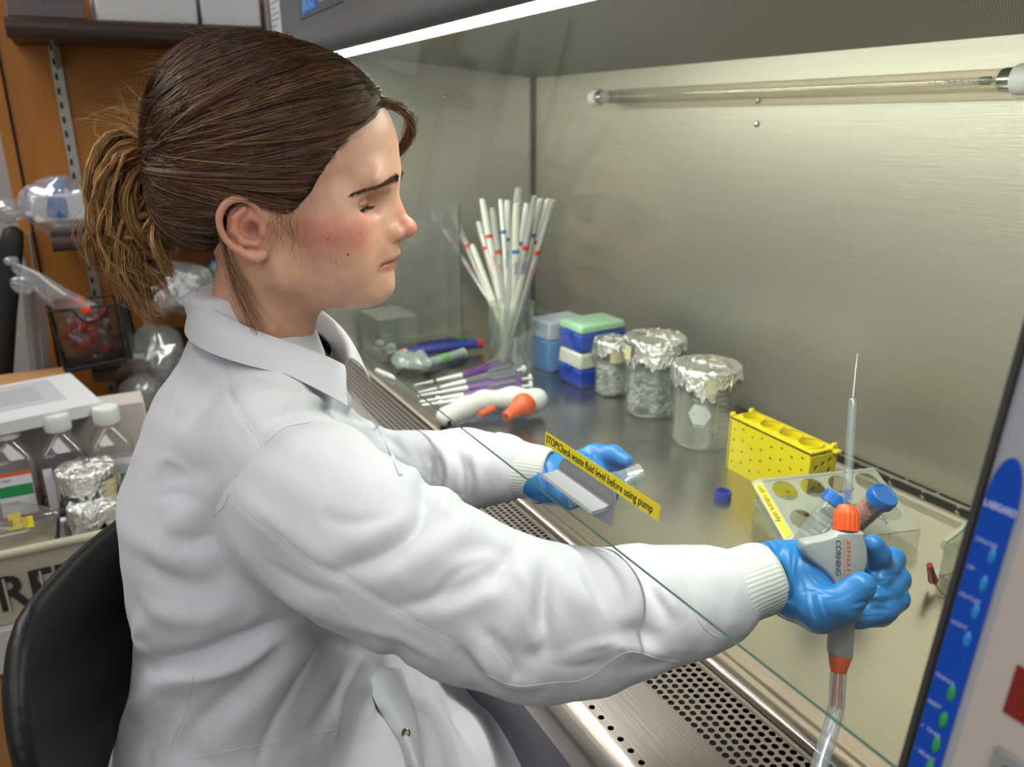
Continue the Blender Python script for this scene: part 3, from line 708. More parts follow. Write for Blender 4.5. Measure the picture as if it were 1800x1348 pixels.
# --- red needle hub with wire
t = thing('needle_hub', 'small dark red plastic hub with bent wire on the right of the work surface', 'needle', (0, 0, 0))
n0, n1 = P(1634, 993, Z=.838), P(1640, 1020, Z=.812)
MB().tube([n0, (n0 + n1) / 2, n1], [.0036, .0042, .0058], 12).obj('hub', mat('dark_red_plastic', '8e1f1f', .35), t)
MB().tube([n1, P(1652, 1038, Z=.805), P(1662, 1048, Z=.802), P(1680, 1056, Z=.802)], .0009, 6).obj('wire', mat('wire_grey', '777b7c', .3, .8), t)
for q in (-1, 1): MB().box((0, 0, 0), (.002, .003, .004), basis(n1 + A(.004 * q, 0, -.002), (1, 0, 0), (0, 1, 0), (0, 0, 1))).obj('hub_wing', mat('dark_red_plastic', '8e1f1f', .35), t)
# --- acrylic holder at right
t = thing('acrylic_holder', 'clear acrylic holder standing on the steel against the right post', 'holder', (-.518, .863, S), (0, 0, -.15))
MB().box((.045, .002, .022), (.09, .003, .044)).obj('front_plate', PLEX, t, smooth=0)
MB().box((.001, .045, .022), (.003, .09, .044)).obj('side_plate', PLEX, t, smooth=0)
MB().box((0, 0, 0), (.006, .105, .004), basis((.0, .048, .075), (1, 0, 0), nrm((.1, .8, .6)), nrm((0, -.6, .8)))).obj('top_rail', FROST, t, smooth=0)
MB().box((0, 0, 0), (.003, .100, .030), basis((.0, .048, .058), (1, 0, 0), nrm((.1, .8, .6)), nrm((0, -.6, .8)))).obj('sloped_plate', PLEX, t, smooth=0)
# --- serological pipettes in a beaker
pj = thing('pipette_beaker', 'tall glass beaker holding the fan of wrapped serological pipettes', 'beaker', (-1.512, .792, S))
glass_cup(pj, .049, .157, flare=1.03)
WR1 = mat('paper_wrap', 'd3d3c6', .6, noise=(60, .05)); WR2 = clear('wrap_film', 'f0f0ee', .08, .1, .5, 'cfcfc6', .9); WR3 = mat('white_tube_wrap', 'e2e4e2', .4)
RED = mat('red_print', 'cf3a34', .6); BLP = mat('blue_print', '2e72b8', .6)
tops = [((768, 383), .0045, WR2, 'r'), ((798, 378), .0065, WR2, 'r'), ((830, 430), .006, WR1, None), ((842, 390), .0075, WR2, 'R'), ((848, 350), .0065, WR1, 'r'), ((865, 365), .006, WR2, 'r'), ((880, 350), .0045, WR3, 'b'), ((893, 352), .008, WR1, 'b'), ((908, 358), .0062, WR1, 'b'), ((912, 330), .008, WR2, None), ((926, 357), .0060, WR3, 'b'), ((940, 345), .006, WR2, 'r'), ((950, 350), .0065, WR1, 'b'), ((964, 350), .006, WR1, 'r'), ((972, 352), .0055, WR2, 'r')]
for i, ((u, v_), r, m, pr) in enumerate(tops):
    f = (u - 880) / 100
    top = P(u, v_, Y=.80 + .022 * math.sin(i * 2.1)); b = A(-1.512 - .030 * (-f) * -.6 * -1 , .792 - .018 * f + .012 * math.sin(i * 1.7), S + .007)
    b = A(-1.512, .792, S + .007) + A(.026 * -f * .5 + .012 * math.sin(i * 3.3), -.030 * f + .010 * math.cos(i * 2.3), 0)
    lb = {'r': 'red marked', 'R': 'wide red marked', 'b': 'blue marked', None: 'plain'}[pr] + (' paper' if m is WR1 else ' film' if m is WR2 else ' white sleeve')
    pos = ('far left', 'second from left', 'third from left', 'fourth from left', 'fifth from left', 'sixth from left', 'left of centre', 'centre', 'right of centre', 'tallest central', 'seventh from right', 'fifth from right', 'fourth from right', 'second from right', 'far right')[i]
    if i == 10: pos = 'whitest right central'
    t = thing('serological_pipette', f'{lb} wrapped serological pipette, {pos} of the fan in the beaker', 'pipette', (0, 0, 0), group='serological pipettes in the beaker')
    d = top - b; pts = [b + d * q for q in (0, .3, .6, .9, .97, 1.0)]
    r *= 1.35; MB().tube(pts, [r * .75, r, r, r, r * .9, r * .75], 8, flat=.7).obj('wrapper', m, t, smooth=60)
    if m is WR2: MB().tube(pts[:4], r * .5, 8).obj('pipette_tube', mat('pipette_white', 'd8dad4', .3), t, smooth=60)
    if pr:
        q = b + d * (.80 - .04 * (i % 3)); e = q + d * .022
        MB().tube([q, e], r * 1.04, 8, flat=.72).obj('printed_band', RED if pr in 'rR' else BLP, t, smooth=60)
        q = b + d * .60; e = q + d * .05
        cdn = nrm(CAM - q); sd = nrm(np.cross(nrm(d), cdn)); cdn = np.cross(sd, nrm(d))
        text('wrap_lettering', {'r': '5 mL', 'R': '25 mL', 'b': 'Sterile'}[pr], r * 1.3, RED if pr in 'rR' else BLP, basis(q + cdn * r * 1.15 + sd * r * .4, nrm(d), -sd, cdn), t)
# --- electric pipette controller
pc = thing('pipette_controller', 'white pistol grip pipette controller with orange nosepiece and triggers lying on the steel', 'pipette controller', (0, 0, 0))
WPL = mat('white_gloss_plastic', 'd6d9d2', .32)
s = SDF((-1.34, .46, .795), (-1.15, .76, .885), .0025)
gA = A(-1.262, .527, .823); gB = A(-1.283, .575, .826); gC = A(-1.292, .615, .830); gD = A(-1.272, .668, .832); gE = A(-1.246, .705, .830)
s.chain([gA, gB, gC, gD, gE], [.0200, .0175, .016, .0185, .0200], .02)
s.cap(gE, A(-1.238, .680, .828), .021, .019, .01)
s.cap(A(-1.27, .535, .79), A(-1.24, .515, .79), .004, .004, .003, 'sub')
o1 = link('handle_body', s.mesh('handle_body', WPL), pc)
nb, nt_ = A(-1.228, .668, .832), A(-1.206, .610, .820)
MB().lathe([(.0195, -.012), (.0225, -.006), (.0238, 0), (.0225, .007), (.0175, .014), (.0140, .022), (.0115, .040), (.0108, .050), (.0100, .052), (.0042, .052), (.0036, .045), (.0001, .045)], nb, 36, nt_ - nb).obj('orange_nosepiece', ORANGE, pc, smooth=50)
for (q, u, v_) in ((0, 847, 727), (1, 859, 721)):
    c_ = P(u, v_, Z=.829); MB().cyl(c_ - nrm(A(.022, -.05, 0)) * -.007, c_ - nrm(A(.022, -.05, 0)) * .012, .0062, seg=20).obj('orange_trigger', ORANGE, pc)
MB().box((0, 0, 0), (.004, .006, .010), basis(P(790, 744, Z=.822), (1, 0, 0), (0, 1, 0), (0, 0, 1))).obj('charging_port', BLACK, pc)
# --- micropipettes lying in a fan
PURP = mat('purple_handle', '64347e', .4); GRP = mat('grey_handle_part', '5f6166', .45); CHR = mat('white_shaft', 'e4e5e3', .25)
BLM = mat('blue_micropipette', '2a66d0', .4)
fan = [((728, 677), (812, 660), (900, 636), PURP, 'topmost'), ((735, 690), (818, 671), (905, 652), GRP, 'second from top'), ((734, 696), (822, 682), (915, 667), PURP, 'third from top'), ((738, 706), (815, 695), (915, 680), PURP, 'fourth from top'), ((742, 712), (820, 703), (925, 692), BLM, 'lowest')]
for i, (ti, md_, en, m, pos) in enumerate(fan):
    z = .815 + .004 * (i % 2); a_, b_, c_ = P(*ti, Z=.809), P(*md_, Z=z), P(*en, Z=z + .008)
    nm = 'blue' if m is BLM else 'grey bodied' if m is GRP else 'purple handled'
    t = thing('micropipette', f'{nm} micropipette with white shaft, {pos} in the fan of micropipettes', 'pipette', (0, 0, 0), group='micropipettes lying in a fan')
    MB().tube([a_, a_ * .6 + b_ * .4, a_ * .3 + b_ * .7, b_], [.0018, .0032, .0050, .0062], 12).obj('shaft', CHR, t, smooth=60)
    MB().tube([a_ * .62 + b_ * .38, a_ * .55 + b_ * .45], .0058, 12).obj('shaft_ring', STEEL_BRIGHT, t, smooth=60)
    MB().tube([b_, b_ * .8 + c_ * .2, b_ * .3 + c_ * .7, c_], [.0085, .0105, .0135, .0125], 14, flat=.8).obj('handle', m, t, smooth=60)
    MB().tube([b_ * .55 + c_ * .45 + A(0, 0, .010), b_ * .1 + c_ * .9 + A(0, 0, .012)], .0055, 8).obj('display_window', GRP, t, smooth=60)
    d = nrm(c_ - b_); up = A(0, 0, 1)
    MB().tube([c_ + up * .004, c_ + up * .012 - d * .012, c_ + up * .016 - d * .024], [.0045, .004, .003], 8, flat=.6).obj('finger_hook', GRP if m is PURP else m, t, smooth=60)
    MB().tube([c_, c_ + d * .018], .0030, 8).obj('plunger_rod', CHR, t, smooth=60)
    MB().cyl(c_ + d * .018, c_ + d * .023, .0085, seg=20).obj('plunger_button', CHR, t)
# --- clutter at the left end
t = thing('marker_pen', 'dark blue barrelled marker lying left of the pipette beaker, red cap end', 'pen', (0, 0, 0), group='pens lying left of the pipette beaker')
a_, b_ = P(715, 619, Z=.818), P(838, 604, Z=.822)
MB().tube([a_, a_ * .7 + b_ * .3, a_ * .3 + b_ * .7, b_], [.009, .0125, .0120, .011], 12).obj('barrel', mat('navy_barrel', '24348f', .4), t, smooth=60)
MB().tube([b_, b_ + nrm(b_ - a_) * .012], .0125, 12).obj('end_cap', mat('red_cap', 'c02a2c', .4), t)
MB().tube([a_ - nrm(b_ - a_) * .03, a_], [.006, .010], 10).obj('nib_cover', mat('salmon_nib', 'd49a86', .4), t)
t = thing('torch_pipettor', 'grey and green pipette aid with dark round end lying in front of the blue marker', 'pipette controller', (0, 0, 0))
a_, b_ = P(752, 640, Z=.816), P(813, 621, Z=.818)
MB().tube([a_, a_ * .5 + b_ * .5, b_], [.0125, .0115, .012], 14).obj('body', mat('sage_body', '8fa39c', .4), t, smooth=60)
MB().tube([a_ - nrm(b_ - a_) * .006, a_ + nrm(b_ - a_) * .001], .0135, 14).obj('dark_end', mat('charcoal_end', '33322f', .5), t)
MB().tube([a_ * .65 + b_ * .35, a_ * .45 + b_ * .55], .01275, 14).obj('green_band', mat('leaf_green', '6fa65e', .5), t, smooth=60)
MB().tube([b_, b_ + nrm(b_ - a_) * .003], .0128, 14).obj('yellow_ring', mat('pale_yellow', 'd8d28a', .5), t)
t = thing('marker_pen', 'dark navy pen lying along the cabinet side behind the blue marker', 'pen', (0, 0, 0), group='pens lying left of the pipette beaker')
a_, b_ = P(690, 613, Z=.81), P(800, 598, Z=.81)
MB().tube([a_, b_], .009, 10).obj('barrel', mat('dark_navy', '1e2752', .5), t); MB().tube([b_, b_ + nrm(b_ - a_) * .03], .0085, 10).obj('pen_cap', mat('dark_green_cap', '2f5e33', .5), t)
# clear acrylic box
t = thing('acrylic_box', 'clear acrylic box of small parts at the left end of the cabinet', 'box', (-1.775, .60, S), (0, 0, .05))
for nme, c_, d_ in (('front_wall', (0, -.045, .05), (.12, .003, .10)), ('back_wall', (0, .045, .05), (.12, .003, .10)), ('side_wall', (.06, 0, .05), (.003, .09, .10)), ('side_wall', (-.06, 0, .05), (.003, .09, .10)), ('lid', (0, 0, .1015), (.126, .096, .003)), ('base', (0, 0, .002), (.12, .09, .003))):
    MB().box(c_, d_).obj(nme, PLEX, t, smooth=0)
rg = np.random.default_rng(5)
for i in range(3):
    q = thing('spool', ('leftmost', 'middle', 'rightmost')[i] + ' pale plastic spool inside the clear acrylic box', 'spool', (-1.81 + .035 * i, .585 + .02 * (i % 2), S + .016), (1.2 * (i % 3), .4, i), 'pale spools in the acrylic box')
    MB().lathe([(.011, -.01), (.011, -.007), (.005, -.006), (.005, .006), (.011, .007), (.011, .01)], seg=16).obj('spool_body', mat('pale_grey_plastic', 'c3c7c4', .4), q)
# crumpled bag
mb = MB().ell((0, 0, 0), (.058, .034, .020), 26); crumple(mb, .006, 90, 4)
o1 = mb.obj('crumpled_wrapper', clear('pale_green_film', 'e8efec', .1, .2, .55, 'b9c6c0'), None, label='crumpled pale green plastic wrapper lying before the grey pipette aid', cat='wrapper', smooth=30); o1.location = (-1.625, .60, S + .020); o1.rotation_euler = (0, 0, .5)
# white comb
t = thing('tube_strip', 'white strip of small tube caps at the front edge by the glass', 'tube strip', (0, 0, 0))
a_, b_ = P(661, 652, Z=.803), P(694, 666, Z=.803)
for i in range(8):
    q = a_ + (b_ - a_) * (i + .5) / 8; MB().lathe([(.0045, -.002), (.0048, .004), (.004, .006)], q, 10).obj('strip_cap', CHR, t)
MB().tube([a_, b_], .003, 6).obj('strip_bar', CHR, t)
# thin acrylic sheet standing at the far left
t = thing('acrylic_sheet', 'thin upright clear acrylic sheet standing at the cabinet back left of the pipettes', 'sheet', (0, 0, 0))
y_ = .80; q = [P(757, 350, Y=y_), P(806, 352, Y=y_)]
x0_, x1_ = q[0][0], q[1][0]; z1_ = q[0][2]
MB().box(((x0_ + x1_) / 2, y_, (S + z1_) / 2), (abs(x1_ - x0_), .003, z1_ - S)).obj('sheet_pane', PLEX, t, smooth=0)
for x_ in (x0_, x1_): MB().box((x_, y_, (S + z1_) / 2), (.003, .0034, z1_ - S)).obj('sheet_edge', mat('acrylic_edge_grey', '5d6a6c', .3), t, smooth=0)
# UV lamp
uv = thing('uv_lamp', 'clear unlit ultraviolet tube lamp mounted across the upper back wall', 'lamp', (0, 0, 0))
y_ = 1.0; z_ = 1.378
MB().cyl((-1.500, y_, z_), (-.617, y_, z_), .0135, seg=24).obj('glass_tube', clear('tube_glass', 'f3efe6', .08, .05, .10, 'd9cfc0', 1.0), uv, smooth=60)
for x_, d_ in ((-1.500, 1), (-.617, -1)):
    MB().lathe([(.0142, -.002), (.0142, .014), (.0136, .016)], (x_, y_, z_), 24, (d_, 0, 0)).obj('metal_end_cap', STEEL_BRIGHT, uv, smooth=50)
    MB().cyl((x_ + d_ * .015, y_, z_), (x_ + d_ * .030, y_, z_), .0012, seg=6).obj('filament_lead', mat('lead_grey', '6a6a66', .4, .7), uv)
    MB().box((x_ + d_ * .038, y_, z_), (.016, .006, .010), bev=.002).obj('filament_plate', mat('lead_grey', '6a6a66', .4, .7), uv)
for x_, d_ in ((-1.500, -1), (-.617, 1)):
    MB().lathe([(.0165, 0), (.0175, .003), (.0175, .022), (.015, .026)], (x_, y_, z_), 24, (d_, 0, 0)).box((x_ + d_ * .014, 1.03, z_), (.022, .05, .024), bev=.003).obj('lamp_holder', WHITE, uv)
text('tube_lettering', 'OUR OZONE FREE', .008, mat('print_grey', '7f8a90', .6), basis((-.70, y_ - .0139, z_ - .004), (1, 0, 0), (0, 0, 1), (0, -1, 0)), uv)
# ================================================================== the person
person = thing('person', 'seated person in white lab coat and blue gloves, brown hair tied back', 'person', (0, 0, 0))
HF = nrm(A(.5, .866, 0)); HR = nrm(A(.866, -.5, 0)); HU = A(0, 0, 1.0); HO = A(-.791, .1687, 1.2511)
HM = basis(HO, HR, HF, HU)
HMm = Matrix([list(r) for r in HM])
def loc2w(v): return np.asarray(v) @ HM[:3, :3].T + HM[:3, 3]
s = SDF((-.10, -.135, -.19), (.10, .14, .16), .0014)
s.ell((0, -.010, .050), (.0725, .100, .092), .01)
s.ell((0, .040, .060), (.0665, .0735, .072), .02)
for x in (-1, 1):
    s.ell((x * .022, .0995, .037), (.027, .0080, .011), .018)
    s.chain([(x * .041, .0820, .031), (x * .0500, .0660, .020), (x * .0540, .0570, .004)], [.0100, .0105, .0110], .014)
    s.ell((x * .048, .058, -.004), (.0205, .030, .021), .02)
    s.ell((x * .037, .058, -.034), (.025, .031, .034), .02)
    s.cap((x * .056, .004, .0), (x * .050, .010, -.044), .013, .013, .02)
    s.cap((x * .050, .010, -.044), (x * .014, .078, -.068), .015, .013, .022)
s.ell((0, .048, -.012), (.054, .056, .062), .02)
s.ell((0, .070, -.030), (.029, .0345, .032), .016)
s.ell((0, .0805, -.0665), (.0195, .0225, .0175), .012)
s.ell((0, .0800, -.054), (.022, .0185, .012), .01)
s.ell((0, .040, -.060), (.042, .048, .026), .02)
# neck
s.cap((0, -.012, -.035), (0, -.052, -.175), .050, .054, .022, flat=((1, 0, 0), 1.0))
for x in (-1, 1): s.cap((x * .060, -.020, -.025), (x * .022, -.012, -.165), .010, .008, .02)
# eye sockets
for x in (-1, 1):
    s.ell((x * .0355, .1000, .0145), (.0175, .0215, .0112), .008, op='sub')
    s.ell((x * .0335, .0748, .0125), (.0150, .0138, .0128), .004)
    s.ell((x * .034, .0815, .0235), (.0180, .0085, .0045), .006)     # fold over the lid
    s.ell((x * .0335, .0820, .0010), (.017, .0068, .0055), .008)    # lower lid bag
    def slit(X_, Y_, Z_, x=x):
        q_ = (X_ * x - .0340) / .0126; ds_ = np.sqrt((X_ - x * .0336) ** 2 + (Y_ - .0746) ** 2 + (Z_ - .0122) ** 2); zc_ = .0106 - .0010 * q_; hh_ = .0029 * (1 - q_ ** 4) - .0002
        return np.maximum(np.maximum(np.abs(Z_ - zc_) - hh_, .0116 - ds_), np.maximum(ds_ - .0175, .070 - Y_)).astype(np.float32)
    s.fn((x * .0345 - .018, .066, .000), (x * .0345 + .018, .108, .022), slit, .0008, 'sub')
for x in (-1, 1): s.chain([(x * .0215, .0890, .0160), (x * .0270, .0905, .0192), (x * .0345, .0895, .0202), (x * .0420, .0850, .0188), (x * .0480, .0785, .0150)], [.0006, .0009, .0009, .0009, .0006], .002, 'sub')
# nose
s.cap((0, .1005, .026), (0, .1065, .006), .0085, .0080, .010)
s.cap((0, .1065, .006), (0, .1145, -.0085), .0080, .0090, .006)
s.ell((0, .1175, -.0115), (.0105, .0105, .0088), .006)
for x in (-1, 1):
    s.cap((x * .007, .094, .016), (x * .010, .100, -.010), .008, .009, .010)
    s.ell((x * .0118, .1050, -.0150), (.0066, .0122, .0080), .0045)
    s.ell((x * .0062, .1125, -.0230), (.0032, .0060, .0034), .002, op='sub')
s.cap((0, .1165, -.0175), (0, .1035, -.0225), .0038, .0042, .004)
for x in (-1, 1): s.chain([(x * .0150, .1010, -.0060), (x * .0190, .0960, -.0130), (x * .0180, .0945, -.0200), (x * .0130, .0985, -.0240)], [.0008, .0012, .0012, .0009], .0035, 'sub')
# mouth
s.ell((0, .0965, -.0300), (.019, .0118, .0085), .008)
for x in (-1, 1):
    s.chain([(x * .0005, .1047, -.0358), (x * .010, .1018, -.0372), (x * .0185, .0950, -.0410), (x * .0240, .0895, -.0434)], [.0052, .0047, .0033, .0018], .0035)
    s.chain([(x * .0005, .0982, -.0462), (x * .010, .0962, -.0460), (x * .0180, .0925, -.0450), (x * .0235, .0890, -.0442)], [.0060, .0056, .0038, .0018], .0035)
    s.chain([(x * .0005, .1078, -.0413), (x * .011, .1040, -.0420), (x * .0195, .0975, -.0432), (x * .0265, .0905, -.0455)], [.0011, .0011, .0013, .0012], .0022, 'sub')
# ears
for x in (-1, 1):
    X = lambda v: x * v
    s.ell((X(.0735), -.010, -.002), (.0042, .0165, .0245), .004, R=np.array([[math.cos(.3), -x * math.sin(.3), 0], [x * math.sin(.3), math.cos(.3), 0], [0, 0, 1]]))
    s.ell((X(.0700), .000, -.002), (.008, .012, .022), .008)
    s.ell((X(.0830), -.0040, -.0035), (.0100, .0085, .0100), .002, op='sub')
    s.ell((X(.0840), -.0095, .0125), (.0040, .0085, .0050), .003, op='sub')
    hx = [(.0715, .0030, .0000), (.0750, .0040, .0100), (.0780, .0000, .0195), (.0815, -.0080, .0245), (.0850, -.0180, .0225), (.0870, -.0255, .0145), (.0870, -.0280, .0040), (.0850, -.0262, -.0080), (.0820, -.0205, -.0180), (.0790, -.0120, -.0255), (.0760, -.0040, -.0300), (.0730, .0020, -.0280)]
    hp_ = smooth_path([(X(a), b_, c_ * (.90 if c_ < 0 else 1)) for a, b_, c_ in hx], 36); s.chain(list(hp_), list(np.interp(np.linspace(0, 11, 36), range(12), [.0022, .0025, .0029, .0032, .0032, .0030, .0028, .0027, .0030, .0040, .0050, .0040])), .0015)
    s.chain([(X(.0795), -.0080, .0150), (X(.0815), -.0160, .0080), (X(.0820), -.0180, -.0030), (X(.0800), -.0120, -.0130), (X(.0780), -.0020, -.0150)], [.0030, .0034, .0034, .0031, .0028], .002)
    s.ell((X(.0755), .0050, -.0050), (.0038, .0036, .0052), .003)
me = s.mesh('body', None, 1)
# skin colour
def vcolor(me, fn, name='tint'):
    n = len(me.vertices); co = np.empty(n * 3, np.float32); me.vertices.foreach_get('co', co); co = co.reshape(-1, 3)
    c = fn(co.astype(float)); a = me.color_attributes.new(name, 'FLOAT_COLOR', 'POINT'); a.data.foreach_set('color', np.concatenate([c, np.ones((n, 1))], 1).astype(np.float32).ravel())
def blob(p, c, r, w=1.0): return w * np.exp(-(((p - A(*c)) / A(*r)) ** 2).sum(1))
def skin_col(p):
    q = p.copy(); q[:, 0] = np.abs(q[:, 0]); n = len(q)
    base = np.tile(A(*lin('d0a188')), (n, 1))
    def mixc(c, w):
        nonlocal base; w = np.clip(w, 0, 1)[:, None]; base = base * (1 - w) + A(*lin(c)) * w
    mixc('c79378', blob(q, (.03, -.04, -.12), (.1, .12, .07), .8))
    mixc('d06f62', blob(q, (.050, .066, -.010), (.026, .028, .017), .85))
    mixc('cf8371', blob(q, (.062, .045, -.004), (.03, .026, .018), .45))
    mixc('c8655a', blob(q, (0, .121, -.008), (.017, .014, .015), .75))
    mixc('cf7a66', blob(q, (0, .112, .005), (.010, .012, .012), .45))
    mixc('cf7f69', blob(q, (.082, -.012, .0), (.014, .024, .032), .62))
    mixc('8e4a3c', blob(q, (.074, -.003, -.003), (.007, .009, .010), .75))
    mixc('b5766c', blob(q, (.034, .086, .014), (.014, .010, .007), .50))
    mixc('c4776c', blob(q, (.034, .088, .003), (.013, .008, .004), .45))
    mixc('5a3a30', np.exp(-((q[:, 2] - .0140) / .0011) ** 2) * (q[:, 0] > .0215) * (q[:, 0] < .0465) * (q[:, 1] > .068) * .65)
    mixc('9a6558', np.exp(-((q[:, 2] - .0196 + np.abs(q[:, 0] - .034) * .25) / .0012) ** 2) * (q[:, 0] > .0215) * (q[:, 0] < .048) * (q[:, 1] > .066) * .5)  # shading of the upper lid crease, painted into the skin tint
    lipm = np.exp(-((q[:, 0] / .0258) ** 6)) * (np.exp(-(((q[:, 2] + .0375 + q[:, 0] * .22) / .0042) ** 4)) * (q[:, 1] > .085) * 1.0 + np.exp(-(((q[:, 2] + .0462) / .0046) ** 4)) * (q[:, 1] > .085))
    mixc('b4675f', lipm * .85)
    mixc('96604f', np.exp(-(((q[:, 2] + .0416 + .0000) / .0011) ** 2)) * (q[:, 0] < .026) * (q[:, 1] > .086) * .6)
    bz = np.interp(q[:, 0], [.006, .016, .028, .040, .050, .058], [.0345, .0358, .0350, .0325, .0290, .0255])
    bw = np.interp(q[:, 0], [.006, .014, .028, .045, .058], [.0038, .0042, .0034, .0024, .0010])
    mixc('5e3d2e', np.exp(-((q[:, 2] - bz) / bw) ** 4) * (q[:, 0] > .008) * (q[:, 0] < .058) * (q[:, 1] > .05) * .75)
    
    fr = np.random.default_rng(8)
    for _ in range(70):
        c_ = A(fr.uniform(-.075, .075), fr.uniform(.03, .12), fr.uniform(-.06, .05)); d2 = ((p - c_) ** 2)[:, [0, 1, 2]].sum(1); mixc('a5654f', np.exp(-d2 / (fr.uniform(.0007, .0012) ** 2)) * .5)
    return base * (1 + .05 * noise3(p, 180, 3) + .03 * noise3(p, 600, 5))[:, None]
vcolor(me, skin_col)
SKIN = bpy.data.materials.new('skin'); SKIN.use_nodes = True; nt = SKIN.node_tree; b = nt.nodes['Principled BSDF']
at = nt.nodes.new('ShaderNodeAttribute'); at.attribute_name = 'tint'; nt.links.new(at.outputs['Color'], b.inputs['Base Color'])
b.inputs['Roughness'].default_value = .46; b.inputs['Subsurface Weight'].default_value = .22; b.inputs['Subsurface Radius'].default_value = (.010, .004, .002); b.inputs['Subsurface Scale'].default_value = .6
b.inputs['Specular IOR Level'].default_value = .5
n1 = nt.nodes.new('ShaderNodeTexNoise'); n1.inputs['Scale'].default_value = 700; n1.inputs['Detail'].default_value = 3
tc = nt.nodes.new('ShaderNodeTexCoord'); nt.links.new(tc.outputs['Object'], n1.inputs[0])
bp = nt.nodes.new('ShaderNodeBump'); bp.inputs['Strength'].default_value = .22; bp.inputs['Distance'].default_value = .0006; nt.links.new(n1.outputs[0], bp.inputs['Height']); nt.links.new(bp.outputs[0], b.inputs['Normal'])
me.materials.append(SKIN)
me.transform(HMm)
HEADME = me
body = link('body', me, person)
headbvh = BVHTree.FromPolygons([v.co.copy() for v in me.vertices], [tuple(p.vertices) for p in me.polygons])
def onhead(y, z, x=1, push=.0):   # point on the head side at local (y,z)
    o_ = Vector(loc2w((x * .2, y, z))); h = headbvh.ray_cast(o_, Vector(HR * -x))
    return (np.array(h[0]) + HR * x * push) if h[0] else loc2w((x * .07, y, z))
# eyes
EYEW = mat('eye_white', 'dcd2cb', .15)
for x in (-1, 1):
    c_ = loc2w((x * .0336, .0746, .0122)); gz = nrm(HF * .86 - HU * .40 + HR * .16)
    e = MB().ell((0, 0, 0), (.0125, .0125, .0125), 32).obj('eyeball', EYEW, body); e.location = c_
    ir = MB().lathe([(.0062, .0110), (.0054, .0117), (.0028, .0126), (.0001, .0128)], (0, 0, 0), 24, gz, cap0=True, cap1=False).obj('iris', mat('brown_iris', '4a2f1c', .1, coat=1), e, smooth=60)
    MB().lathe([(.0028, .0125), (.0001, .0132)], (0, 0, 0), 16, gz).obj('pupil', mat('pupil_black', '080606', .1), e)
# lashes and brows
HAIRD = mat('brow_hair', '4a3022', .6); LASH = mat('lash_hair', '21150f', .6)
rg = np.random.default_rng(3)
mb = MB(); mbb = MB()
for x in (-1, 1):
    for i in range(36):
        q = i / 35; ang = (-.95 + 1.9 * q); cx_ = x * .0338 + .0125 * math.sin(ang) * 1.0
        p0 = A(cx_, .0885 - .0040 * (1 - math.cos(ang)) * 2.4 - (.004 if x * ang > 0 else 0) * abs(ang), .0128 - .0016 * abs(math.sin(ang)) - (.001 if x * ang > 0 else 0))
        L_ = .0085 * (.8 + .3 * rg.uniform()); d = nrm(A(math.sin(ang) * .5 , .75, -.38 + .1 * rg.normal()))
        pts = [loc2w(p0 + d * L_ * k_ + A(0, 0, .0030) * k_ * k_) for k_ in (0, .35, .7, 1)]
        mb.tube(pts, [.00019, .00016, .00011, .00003], 3)
    for i in range(420):
        q = rg.uniform(); ax_ = .008 + .050 * q; z_ = np.interp(ax_, [.006, .016, .028, .040, .050, .058], [.0345, .0358, .0350, .0325, .0290, .0255]) + rg.normal() * np.interp(ax_, [.006, .02, .053], [.0016, .0018, .0006])
        o_ = Vector(loc2w((x * ax_, .3, z_))); h = headbvh.ray_cast(o_, Vector(-HF))
        if not h[0]: continue
        p0 = np.array(h[0]); d = nrm(HR * x * (.5 + .5 * q) - HF * .35 * q + HU * (.55 - .9 * q) + .15 * rg.normal(size=3)); nn_ = np.array(h[1])
        L_ = .0050 * rg.uniform(.6, 1.15); mbb.tube([p0, p0 + d * L_ * .5 + nn_ * .0007, p0 + d * L_ + nn_ * .0004], [.00018, .00016, .00005], 3)
mb.obj('eyelashes', LASH, body, smooth=0, kind='stuff'); mbb.obj('eyebrows', HAIRD, body, smooth=0, kind='stuff')
for (y_, z_, r_) in ((.0748, -.0266, .0011), (.0600, -.0120, .0008), (.0640, -.0330, .0007), (.0860, -.0080, .0006)):
    p0 = onhead(y_, z_); MB().ell(p0, (r_, r_, r_), 10).obj('mole', mat('mole_brown', '7a4630', .6), body)
# ------------------------------------------------------------------ hair
def cut_z(y): return np.interp(y, [-.13, -.075, -.050, -.036, -.030, -.012, .008, .022, .034, .045], [-.040, -.042, -.036, -.012, .008, .026, .020, .000, -.004, .010])
def cut_y(z): return np.interp(z, [-.03, .006, .020, .038, .055, .072, .090, .105], [.036, .036, .046, .056, .068, .080, .098, .108])
s = SDF((-.11, -.15, -.07), (.11, .135, .185), .003)
s.ell((0, -.012, .062), (.0835, .106, .0985), .01)
s.ell((0, .030, .078), (.072, .078, .070), .02)
s.ell((0, -.070, .020), (.062, .045, .052), .02)
s.fn((-.11, -.15, -.07), (.11, .135, .185), lambda x, y, z: (np.minimum(y - cut_y(z), 10) * -1).astype(np.float32), .004, 'sub')
s.fn((-.11, -.15, -.07), (.11, .135, .185), lambda x, y, z: (z - cut_z(y)).astype(np.float32), .004, 'sub')
hc = s.mesh('hair', None, 2)
def hairmat(name, c, r=.42):
    m = mat(name, c, r, noise=(55, .32, (1, 1, 1)), spec=.6); return m
HC = [hairmat('hair_dark', '563c29'), hairmat('hair_brown', '69492f'), hairmat('hair_light', '957049')]
HG = [hairmat('hair_honey_dark', '8a6238'), hairmat('hair_honey', 'b08450'), hairmat('hair_gold', 'd4ad78')]
capbvh = BVHTree.FromPolygons([v.co.copy() for v in hc.vertices], [tuple(p.vertices) for p in hc.polygons])
hc.materials.append(mat('hair_under', '2f2017', .8, spec=.1))
hc.transform(HMm); hair = link('hair', hc, person)
